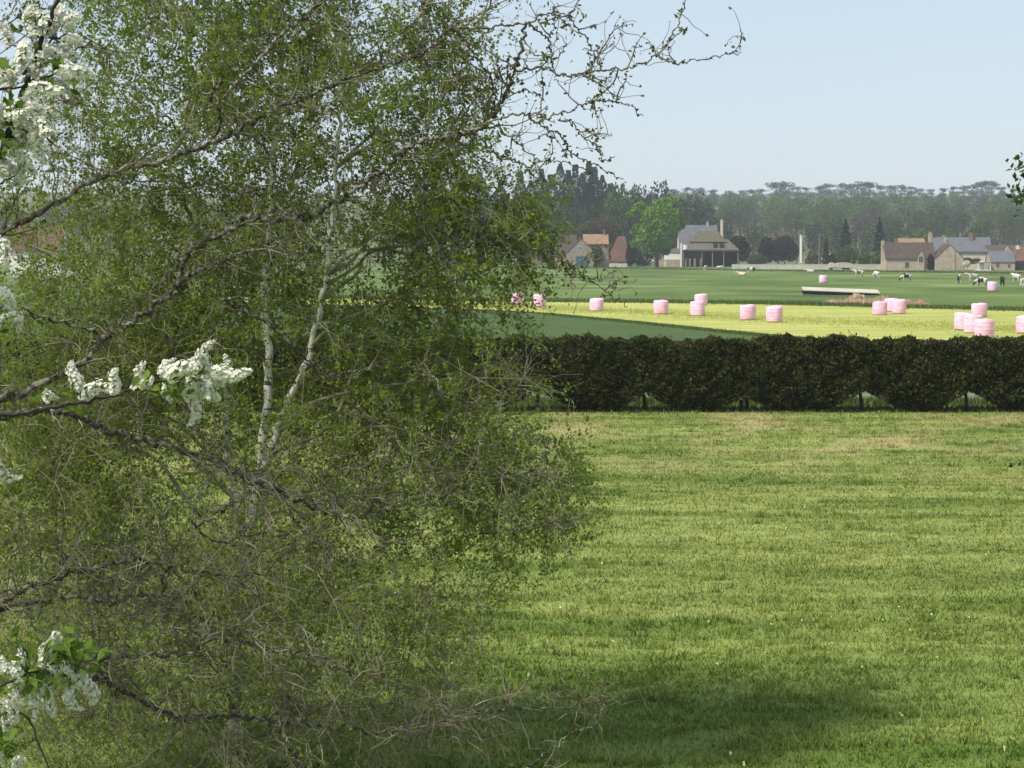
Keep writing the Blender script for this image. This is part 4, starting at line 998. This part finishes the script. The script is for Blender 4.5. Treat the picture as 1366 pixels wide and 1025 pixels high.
    for a in range(0, len(C_), 500):
        j[a:a + 500] = np.argmin(((C_[a:a + 500, None] - BP[None]) ** 2).sum(-1), 1)
    q = BP[j]; v = C_ - q; L = np.linalg.norm(v, axis=1)
    dirv = v + np.array([0, 0, .05]) + r.normal(0, .05, v.shape)
    tw = grow(q, dirv, np.clip(L * 1.15, .25, 1.0) + r.uniform(.1, .35, len(L)), 7, -.10, .16, r)
    gtw.add(*tubes(tw, np.broadcast_to(np.linspace(.0034, .0014, 7), tw.shape[:2]), 3))
    ps, ts, own = pick(tw, len(tw) * 3, r, .15)
    tw2 = grow(ps, side(ts, r, .7), r.uniform(.12, .42, len(ps)), 5, -.16, .2, r)
    gtw.add(*tubes(tw2, np.broadcast_to(np.linspace(.0022, .0010, 5), tw2.shape[:2]), 3))
    tag(gtw.build('twigs', MT['birch_twig'], root), kind='stuff')
    # leaves hang on the fine twigs
    cnt = np.repeat(np.arange(len(tw2)), r.poisson(lpt[own] / 2.3))
    f = r.random(len(cnt)) * 3.999; kk = f.astype(int); s = (f - kk)[:, None]
    lp_ = tw2[cnt, kk] * (1 - s) + tw2[cnt, kk + 1] * s + r.normal(0, .022, (len(cnt), 3))
    print('birch leaves', len(lp_))
    tag(Geo().add(*rhombs(lp_, r.uniform(.025, .048, len(lp_)), .75, droop=.5, r=r)).build('leaves', MT['birch_leaf'], root), kind='stuff')
build_birch()

# ------------------------------------------------------------------ lichen covered fruit tree
def build_fruit_tree():
    r = np.random.default_rng(17); DL = 8.2
    tb = P(-260, 560, DL)
    root = empty('fruit_tree', (tb[0], DL, 0), 'old lichen covered fruit tree stretching crooked bare branches over the birch', 'fruit tree')
    tr = catmull([(tb[0] - .1, DL, -.1), (tb[0], DL, 1.6), (tb[0] + .08, DL - .05, 3.2), (tb[0] - .05, DL, 4.8), (tb[0] + .1, DL, 6.4), (tb[0], DL, 7.6)], 6)
    Geo().add(*tubes(tr[None], np.linspace(.17, .05, len(tr))[None], 12)).build('trunk', MT['lichen'], root, smooth=True)
    def onto(px, py, D): return P(px, py, D)
    limbs = []
    def branch(px, d0, d1, w0, w1, from_trunk=False, name='branch', mat='lichen', wig=.006):
        n = len(px); pts = [P(a, b_, d0 + (d1 - d0) * i / (n - 1)) for i, (a, b_) in enumerate(px)]
        if from_trunk:
            z = pts[0][2] - .25; i = np.argmin(np.abs(tr[:, 2] - z)); pts = [tr[i]] + pts
        c = catmull(pts, 7); c[1:-1] += r.normal(0, wig, c[1:-1].shape)
        c = catmull(c, 3); c[1:-1] += r.normal(0, .0022, c[1:-1].shape)
        Dm = (d0 + d1) / 2; rad = np.linspace(w0, w1, len(c)) * (.60 if w0 > 4.5 else .78) * Dm / F / 2 * np.clip(1 + .13 * r.normal(size=len(c)), .75, 1.4)
        Geo().add(*tubes(c[None], np.maximum(rad, .0012)[None], 8 if w0 > 6 else 5)).build(name, MT[mat], root, smooth=True)
        limbs.append((c, w0)); return c
    B = branch
    B([(-60, 340), (0, 308), (35, 293), (117, 246), (187, 223), (263, 199), (307, 181), (351, 154), (400, 132), (429, 120), (482, 100), (526, 85), (555, 74), (580, 58), (600, 38)], 8.2, 8.8, 15, 4, True)
    B([(-40, 545), (40, 520), (105, 487), (140, 452), (187, 423), (222, 393), (255, 367), (293, 352), (322, 338), (372, 330)], 8.3, 9.0, 20, 4, True)
    B([(235, 383), (250, 340), (263, 326), (310, 308), (331, 291), (366, 294), (400, 288), (423, 285), (464, 258), (508, 228), (537, 202), (572, 187), (608, 181), (631, 176), (654, 158), (667, 140), (678, 120), (684, 100), (693, 76), (702, 32)], 8.7, 8.6, 12, 7)
    B([(-60, 566), (0, 556), (44, 551), (94, 552), (126, 570), (176, 585), (228, 596), (293, 620), (345, 646), (375, 658), (434, 683), (470, 692), (504, 684), (570, 674), (602, 657), (640, 640)], 8.2, 9.2, 17, 3, True)
    B([(-60, 830), (0, 804), (44, 781), (102, 763), (146, 753), (184, 747), (222, 757), (263, 762), (322, 769), (370, 765)], 8.3, 8.9, 14, 3, True)
    B([(-60, 830), (0, 813), (53, 803), (102, 795), (146, 807), (176, 795), (217, 795), (250, 805)], 8.6, 8.9, 13, 4, True)
    B([(60, 890), (126, 880), (176, 876), (249, 871), (281, 854), (322, 857), (366, 867), (423, 875), (463, 897), (485, 919), (500, 950)], 8.6, 8.8, 10, 3)
    B([(-60, 905), (30, 896), (117, 904), (146, 912), (176, 927), (211, 945), (249, 959), (293, 956), (351, 959), (400, 967), (445, 970), (504, 976), (555, 967), (628, 959), (679, 946), (742, 945)], 8.5, 9.2, 15, 3, True)
    B([(640, 1060), (705, 1021), (731, 1003), (764, 977), (797, 963), (807, 937)], 9, 9.2, 6, 3)
    B([(372, 962), (385, 990), (400, 1015), (420, 1050)], 8.8, 8.7, 6, 4)
    B([(29, 411), (58, 426), (117, 440), (146, 452)], 8.1, 8.3, 4, 6)
    B([(290, 399), (322, 411), (351, 429), (400, 470), (426, 490), (461, 513), (478, 551), (511, 580)], 8.8, 9.2, 6, 2.5)
    B([(380, 470), (409, 484), (438, 502), (476, 493), (514, 487), (543, 490), (564, 496), (573, 511), (599, 528), (631, 537), (666, 537), (701, 525), (722, 500)], 9, 9.4, 5, 2)
    B([(508, 232), (555, 250), (593, 265), (622, 279), (655, 300), (695, 323), (737, 341), (762, 354), (789, 375), (821, 397), (837, 410)], 8.7, 9.3, 5, 1.6)
    B([(746, 343), (754, 357), (768, 383)], 9.1, 9.1, 3, 1.5); B([(789, 373), (806, 368), (823, 362)], 9.2, 9.2, 2, 1.3)
    B([(650, 635), (705, 628), (731, 606), (749, 580)], 9.3, 9.5, 4, 2); B([(640, 712), (672, 709), (716, 701), (753, 694), (782, 687)], 9.3, 9.5, 4, 2)
    B([(296, 110), (281, 129), (293, 158), (287, 187)], 8.3, 8.5, 6, 7)
    B([(41, 118), (67, 123), (88, 135), (117, 139), (140, 141)], 8.2, 8.3, 5, 3); B([(-60, 38), (0, 38), (41, 37), (73, 53), (111, 61), (160, 70)], 8.2, 8.4, 10, 3, True)
    B([(316, 167), (345, 190), (363, 217), (366, 250), (363, 284)], 8.5, 8.8, 4, 3)
    B([(385, 38), (405, 22), (429, 3), (450, -30)], 8.8, 8.9, 9, 7); B([(482, 100), (514, 70), (540, 44), (561, 18), (567, -10)], 8.7, 8.8, 6, 4)
    B([(300, 130), (340, 85), (385, 38)], 8.5, 8.8, 6, 8)
    B([(260, 702), (290, 684), (319, 668), (345, 650)], 8.6, 8.9, 4, 4); B([(375, 658), (392, 690), (408, 715)], 9, 9, 4, 2)
    B([(256, 694), (290, 725), (345, 712), (400, 720)], 8.7, 8.9, 4, 2); B([(217, 795), (217, 770), (222, 757)], 8.8, 8.7, 7, 5)
    # twigs against the sky
    T = [([(599, 38), (653, 37), (702, 31), (726, 19), (758, 20), (773, -4)], 4.2, 2), ([(688, 94), (726, 91), (752, 101), (799, 94), (849, 88), (881, 70), (899, 41), (917, -6)], 4.2, 2.2), ([(878, 74), (896, 84), (916, 82), (951, 76), (989, 70)], 2.6, 1.6),
         ([(758, 20), (761, 26), (787, 61), (802, 92)], 2.6, 2), ([(644, 166), (697, 151), (714, 164), (746, 179), (764, 205), (799, 223), (831, 240)], 4, 1.6), ([(714, 164), (746, 152), (776, 141), (793, 135), (817, 136), (840, 141), (858, 155)], 2.8, 1.4),
         ([(746, 160), (761, 164), (779, 182), (799, 199), (805, 215), (820, 209)], 2.4, 1.4), ([(600, 38), (618, 53), (638, 79), (653, 102), (661, 135), (656, 158)], 3.6, 3), ([(706, 31), (726, 47), (735, 64), (738, 91)], 2.8, 2.4), ([(746, 22), (732, 50)], 2, 1.6),
         ([(652, 160), (690, 190), (720, 215), (752, 216), (790, 230)], 2.6, 1.4), ([(631, 176), (660, 205), (700, 222), (728, 240)], 2.6, 1.6), ([(599, 38), (640, 20), (690, -10)], 2.6, 2), ([(675, 128), (700, 120), (722, 132), (716, 160)], 2.4, 1.6), ([(653, 102), (620, 110), (596, 128)], 2.6, 1.6), ([(690, 84), (660, 96), (640, 100)], 2.2, 1.4), ([(799, 94), (800, 75), (795, 62)], 1.6, 1.4), ([(820, 92), (812, 102), (800, 110), (770, 100)], 1.6, 1.2)]
    skyt = [B(p, 8.5, 8.7, a, b_, False, 'branch', 'dark_twig', .004) for p, a, b_ in T]
    # side twigs everywhere along the limbs
    g = Geo(); gb = Geo(); gl = Geo()
    st = []; dr = []; ln = []; up = []
    for c, w0 in limbs:
        seg = np.diff(c, axis=0); L = np.linalg.norm(seg, axis=1).sum(); n = int(L * (16 if w0 > 7 else 4)) + 1
        a, tn, _ = pick(c[None], n, r, .1)
        # only where it matters: all of it
        st.append(a); dr.append(side(tn, r, .5) + np.array([0, 0, .25])); ln.append(r.uniform(.05, .34 if w0 > 6 else .2, n))
    st = np.concatenate(st); dr = np.concatenate(dr); ln = np.concatenate(ln)
    # extra tangle in the lower left
    t1 = grow(st, dr, ln, 7, .02, .23, r)
    g.add(*tubes(t1, np.broadcast_to(np.linspace(.0035, .0015, 7), t1.shape[:2]), 4))
    ps, ts, _ = pick(t1, int(len(t1) * 2.2), r, .15)
    t2 = grow(ps, side(ts, r, .5), r.uniform(.04, .20, len(ps)), 5, .03, .34, r)
    g.add(*tubes(t2, np.broadcast_to(np.linspace(.0020, .0011, 5), t2.shape[:2]), 3))
    low = t1[(t1[:, 0, 2] < CZ - .75)]
    ps, ts, _ = pick(low, len(low) * 4, r, .1)
    t3 = grow(ps, side(ts, r, .4), r.uniform(.10, .40, len(ps)), 7, .0, .42, r)
    g.add(*tubes(t3, np.broadcast_to(np.linspace(.0022, .0011, 7), t3.shape[:2]), 3))
    tag(g.build('twigs', MT['dark_twig'], root), kind='stuff')
    # opening buds at twig ends
    ends = np.concatenate([t1[:, -1], t2[:, -1], t1[:, 3]] + [c[2::5] for c in skyt]); kk = np.repeat(np.arange(len(ends)), 2)
    tag(gb.add(*rhombs(ends[kk] + r.normal(0, .004, (len(kk), 3)), r.uniform(.010, .020, len(kk)), .6, r=r)).build('buds', MT['bud'], root), kind='stuff')
    a, _, _ = pick(t1, 1300, r, .3); kk = np.repeat(np.arange(len(a)), 3)
    tag(gl.add(*rhombs(a[kk] + r.normal(0, .014, (len(kk), 3)), r.uniform(.014, .030, len(kk)), .55, r=r)).build('leaves', MT['fruit_leaf'], root), kind='stuff')
build_fruit_tree()

# ------------------------------------------------------------------ bird cherry with white racemes
def raceme_mesh(seed, L=.095):
    r = np.random.default_rng(seed); n = 110; g = Geo()
    ax = np.array([[0, 0, 0], [0, .006 + .006 * (seed % 3), L * .35], [.002 * seed, .006 + .005 * (seed % 3), L * .7], [.004, -.010, L]])
    c = catmull(ax, 4); g.add(*tubes(c[None], np.linspace(.0012, .0006, len(c))[None], 4), 1)
    i = np.linspace(0, len(c) - 1.01, n); k = i.astype(int); s = (i - k)[:, None]; p = c[k] * (1 - s) + c[k + 1] * s
    a = np.arange(n) * 2.4; f = i / (len(c) - 1); rr = .0160 * np.clip(np.minimum(1, .55 + f * 3) * (1.12 - .75 * f ** 2.2), .2, 1.2) * r.uniform(.4, 1.3, n)
    a = a + r.normal(0, .4, n); o = np.stack([np.cos(a), np.sin(a), .15 + r.normal(0, .15, n)], 1); q = p + o * rr[:, None]
    for j in range(5):
        b = 2 * math.pi * j / 5; u = unit(np.cross(o, np.array([0, 0, 1.])[None])); v = unit(np.cross(o, u)); d = u * math.cos(b) + v * math.sin(b)
        e = -u * math.sin(b) + v * math.cos(b); sz = (.0070 * (1.1 - .45 * f))[:, None]; on = unit(o)
        V = np.stack([q, q + d * sz * .6 + e * sz * .5 + on * sz * .15, q + d * sz * 1.15 + on * sz * .35, q + d * sz * .6 - e * sz * .5 + on * sz * .15], 1)
        g.add(V.reshape(-1, 3), np.arange(n * 4).reshape(n, 4))
    g.add(*tubes(np.stack([p, q], 1), np.full((n, 2), .0005), 3), 1)
    return g.mesh('flower_raceme', [MT['petal'], MT['cherry_leaf']])
def build_cherry():
    r = np.random.default_rng(5); DC = 6.0; k = DC / F
    tb = P(-190, 500, DC)
    root = empty('bird_cherry_tree', (tb[0], DC, 0), 'bird cherry with white hanging flower spikes along the picture edge', 'flowering tree')
    tr = catmull([(tb[0], DC, -.1), (tb[0] + .05, DC, 2), (tb[0] - .04, DC, 4), (tb[0] + .06, DC, 5.6), (tb[0], DC, 7.2)], 6)
    def B(px, w0, w1, d0=DC, d1=DC, trunk=True):
        pts = [P(a, b_, d0 + (d1 - d0) * i / max(1, len(px) - 1)) for i, (a, b_) in enumerate(px)]
        if trunk: pts = [tr[np.argmin(np.abs(tr[:, 2] - (pts[0][2] - .12)))]] + pts
        c = catmull(pts, 6); c[1:-1] += r.normal(0, .003, c[1:-1].shape)
        Geo().add(*tubes(c[None], (np.linspace(w0, w1, len(c)) * k / 2)[None], 7)).build('branch', MT['cherry_bark'], root, smooth=True); return c
    Geo().add(*tubes(tr[None], np.linspace(.10, .03, len(tr))[None], 10)).build('trunk', MT['cherry_bark'], root, smooth=True)
    tips = [B([(-60, 330), (-10, 225), (10, 185), (25, 140), (45, 85), (62, 35), (80, -10)], 14, 5), B([(-60, 140), (-20, 120), (20, 118), (70, 100)], 6, 2), B([(-70, 300), (-10, 250), (20, 235)], 6, 2),
            B([(-60, 455), (-20, 420), (5, 408)], 5, 2), B([(-60, 560), (20, 553), (60, 545), (110, 536), (160, 526), (205, 512), (250, 503), (300, 498)], 7, 2, 5.9, 6.1), B([(-50, 640), (-10, 622), (4, 624)], 4, 2),
            B([(-70, 960), (-20, 930), (20, 905), (60, 895), (100, 900)], 8, 2), B([(-60, 990), (-10, 960), (15, 950), (40, 965), (70, 1040)], 6, 2), B([(30, 100), (60, 60), (90, 45)], 4, 2, trunk=False), B([(10, 185), (40, 175), (70, 190)], 4, 2, trunk=False)]
    # (base px, tip px) of every flower spike the photo shows
    RC = [((70, 20), (100, 48)), ((68, 40), (84, 8)), ((60, 62), (88, 78)), ((52, 50), (40, 20)), ((50, 72), (42, 100)), ((62, 70), (106, 72)), ((45, 92), (18, 82)), ((80, 94), (126, 102)), ((48, 96), (88, 112)), ((20, 108), (4, 78)),
          ((40, 118), (86, 118)), ((30, 128), (60, 150)), ((22, 140), (64, 140)), ((8, 122), (20, 92)), ((24, 158), (62, 166)), ((18, 170), (55, 190)), ((10, 186), (66, 198)), ((8, 202), (40, 214)), ((4, 214), (24, 244)), ((0, 206), (10, 236)), ((-12, 200), (22, 190)),
          ((46, 8), (30, 34)), ((88, 30), (108, 22)), ((12, 60), (0, 30)), ((4, 100), (-16, 122)), ((28, 220), (14, 252)), ((50, 160), (72, 178)),
          ((70, 84), (112, 88)), ((34, 60), (22, 96)), ((58, 108), (94, 124)), ((36, 142), (76, 158)), ((10, 150), (42, 150)), ((2, 168), (20, 204)), ((44, 176), (60, 214)), ((64, 44), (50, 12)), ((84, 56), (110, 58)), ((16, 196), (46, 234)), ((-6, 230), (18, 226)), ((2, 140), (-10, 166)),
          ((-4, 320), (4, 350)), ((-8, 388), (22, 404)), ((0, 410), (28, 442)), ((-14, 436), (6, 424)), ((-10, 612), (25, 640)),
          ((108, 520), (94, 482)), ((62, 532), (76, 528)), ((112, 532), (148, 520)), ((152, 526), (157, 492)), ((180, 520), (194, 486)), ((186, 514), (204, 506)), ((222, 506), (228, 478)), ((226, 504), (264, 484)), ((262, 500), (268, 472)), ((278, 498), (281, 456)), ((284, 496), (334, 500)), ((270, 506), (306, 502)), ((250, 508), (284, 528)), ((246, 516), (258, 566)), ((222, 512), (224, 536)), ((262, 514), (292, 536)), ((296, 498), (300, 476)), ((240, 500), (216, 482)),
          ((56, 888), (72, 842)), ((66, 890), (100, 902)), ((96, 898), (126, 940)), ((60, 912), (68, 958)), ((92, 918), (106, 948)), ((26, 902), (2, 876)), ((12, 910), (34, 916)), ((22, 920), (48, 960)), ((12, 930), (14, 972)), ((20, 886), (30, 866)), ((0, 940), (22, 936)), ((-6, 1000), (4, 1022)), ((30, 1010), (22, 1036)), ((0, 888), (16, 900)), ((8, 958), (-4, 986))]
    ms = [raceme_mesh(s) for s in (1, 2, 3, 4, 5, 6, 7)]; gs = Geo(); gp = []
    allp = np.concatenate(tips)
    for i, (a, b_) in enumerate(RC):
        D = DC + r.normal(0, .05)
        p0 = P(*a, D); p1 = P(*b_, D + r.normal(0, .035)); v = p1 - p0; L = np.linalg.norm(v)
        o = bpy.data.objects.new('flower_raceme', ms[i % 7]); COL.objects.link(o); o.parent = root
        o.location = Vector(p0 - np.array([tb[0], DC, 0])); q = Vector(v).to_track_quat('Z', 'Y'); o.rotation_mode = 'QUATERNION'
        from mathutils import Quaternion
        o.rotation_quaternion = q @ Quaternion((0, 0, 1), i * 1.1); s = L / .095; o.scale = (min(1.25, max(.85, s ** .5)),) * 2 + (s,)
        n = allp[np.argmin(np.linalg.norm(allp - p0, axis=1))]; gp.append(catmull([n, (n + p0) / 2 + r.normal(0, .006, 3), p0], 3))
    gs.add(*tubes(np.array(gp), np.full((len(gp), len(gp[0])), .0014), 4))
    tag(gs.build('flower_stalks', MT['cherry_leaf'], root), kind='stuff')
    # leaves
    lc = []
    for (cx, cy, sx, sy, n) in ((50, 110, 45, 90, 44), (10, 170, 25, 40, 40), (0, 140, 20, 60, 20), (75, 868, 34, 26, 52), (40, 905, 40, 22, 26), (5, 990, 22, 22, 26), (235, 512, 70, 14, 30), (90, 540, 50, 10, 14), (0, 420, 12, 25, 14), (105, 880, 26, 14, 22), (20, 850, 18, 14, 10)):
        for _ in range(n): lc.append(P(r.normal(cx, sx * .6), r.normal(cy, sy * .6), DC + r.normal(0, .07)))
    lc = np.array(lc); gl = Geo()
    M = len(lc); a = unit(r.normal(size=(M, 3)) + np.array([.3, 0, -.1])); nn = unit(r.normal(size=(M, 3)) + np.array([0, -.4, .9])); bb = unit(np.cross(nn, a)); nn = np.cross(a, bb)
    sz = r.uniform(.03, .06, M)[:, None]
    st = [(-.5, 0, 0), (-.2, .2, .04), (.15, .2, .05), (.5, 0, -.05), (.15, -.2, .05), (-.2, -.2, .04)]
    V = np.stack([lc + sz * (x_ * a + y_ * bb + z_ * nn) for x_, y_, z_ in st], 1)
    gl.add(V.reshape(-1, 3), np.arange(M * 6).reshape(M, 6))
    st_ = []
    for q in lc:
        n = allp[np.argmin(np.linalg.norm(allp - q, axis=1))]; st_.append([n, (n + q) / 2 + r.normal(0, .004, 3), q])
    gl.add(*tubes(np.array(st_), np.full((M, 3), .0009), 3))
    tag(gl.build('leaves', MT['cherry_leaf'], root), kind='stuff')
build_cherry()

# ------------------------------------------------------------------ tree peeping in at the right edge
def build_edge_tree():
    r = np.random.default_rng(23); D = 13.0; tb = P(1560, 600, D)
    root = empty('edge_tree', (tb[0], D, 0), 'leafy tree mostly out of view whose sprigs poke in at the right edge', 'tree')
    tr = catmull([(tb[0], D, -.1), (tb[0] - .03, D, 2.5), (tb[0] + .05, D, 5), (tb[0], D, 7.5)], 5)
    Geo().add(*tubes(tr[None], np.linspace(.13, .03, len(tr))[None], 9)).build('trunk', MT['bark'], root, smooth=True)
    lv = []
    for pts, n, sp in (([(1440, 200), (1385, 235), (1357, 262)], 36, 13), ([(1430, 190), (1380, 215), (1354, 228)], 26, 9), ([(1440, 275), (1390, 262), (1348, 263)], 20, 8), ([(1450, 520), (1400, 535), (1362, 528)], 14, 8), ([(1450, 600), (1400, 628), (1364, 625)], 10, 8)):
        p3 = [P(a, b_, D) for a, b_ in pts]; s = tr[np.argmin(np.abs(tr[:, 2] - p3[0][2] + .2))]; c = catmull([s] + p3, 6)
        Geo().add(*tubes(c[None], np.linspace(.03, .003, len(c))[None], 6)).build('branch', MT['dark_twig'], root, smooth=True)
        k = r.integers(len(c) // 2, len(c), n * 2); lv.append(c[k] + r.normal(0, sp * D / F, (n * 2, 3)))
    lv = np.concatenate(lv)
    tag(Geo().add(*rhombs(lv, r.uniform(.03, .06, len(lv)), .6, r=r)).build('leaves', MT['green_crown'], root), kind='stuff')
build_edge_tree()

# ------------------------------------------------------------------ air
hz = Geo().add(*box(-2600, 2600, -80, 2900, -1.0, 88)).build('haze', bpy.data.materials.new('haze'))
m = hz.data.materials[0]; m.use_nodes = True; t = m.node_tree; t.nodes.clear()
pv = N(t, 'ShaderNodeVolumePrincipled'); pv.inputs['Color'].default_value = (.87, .93, .97, 1); pv.inputs['Density'].default_value = .00017; pv.inputs['Anisotropy'].default_value = 0
oo = N(t, 'ShaderNodeOutputMaterial'); t.links.new(pv.outputs[0], oo.inputs['Volume'])
tag(hz, 'thin pale haze in the air over the fields', 'haze', kind='stuff')
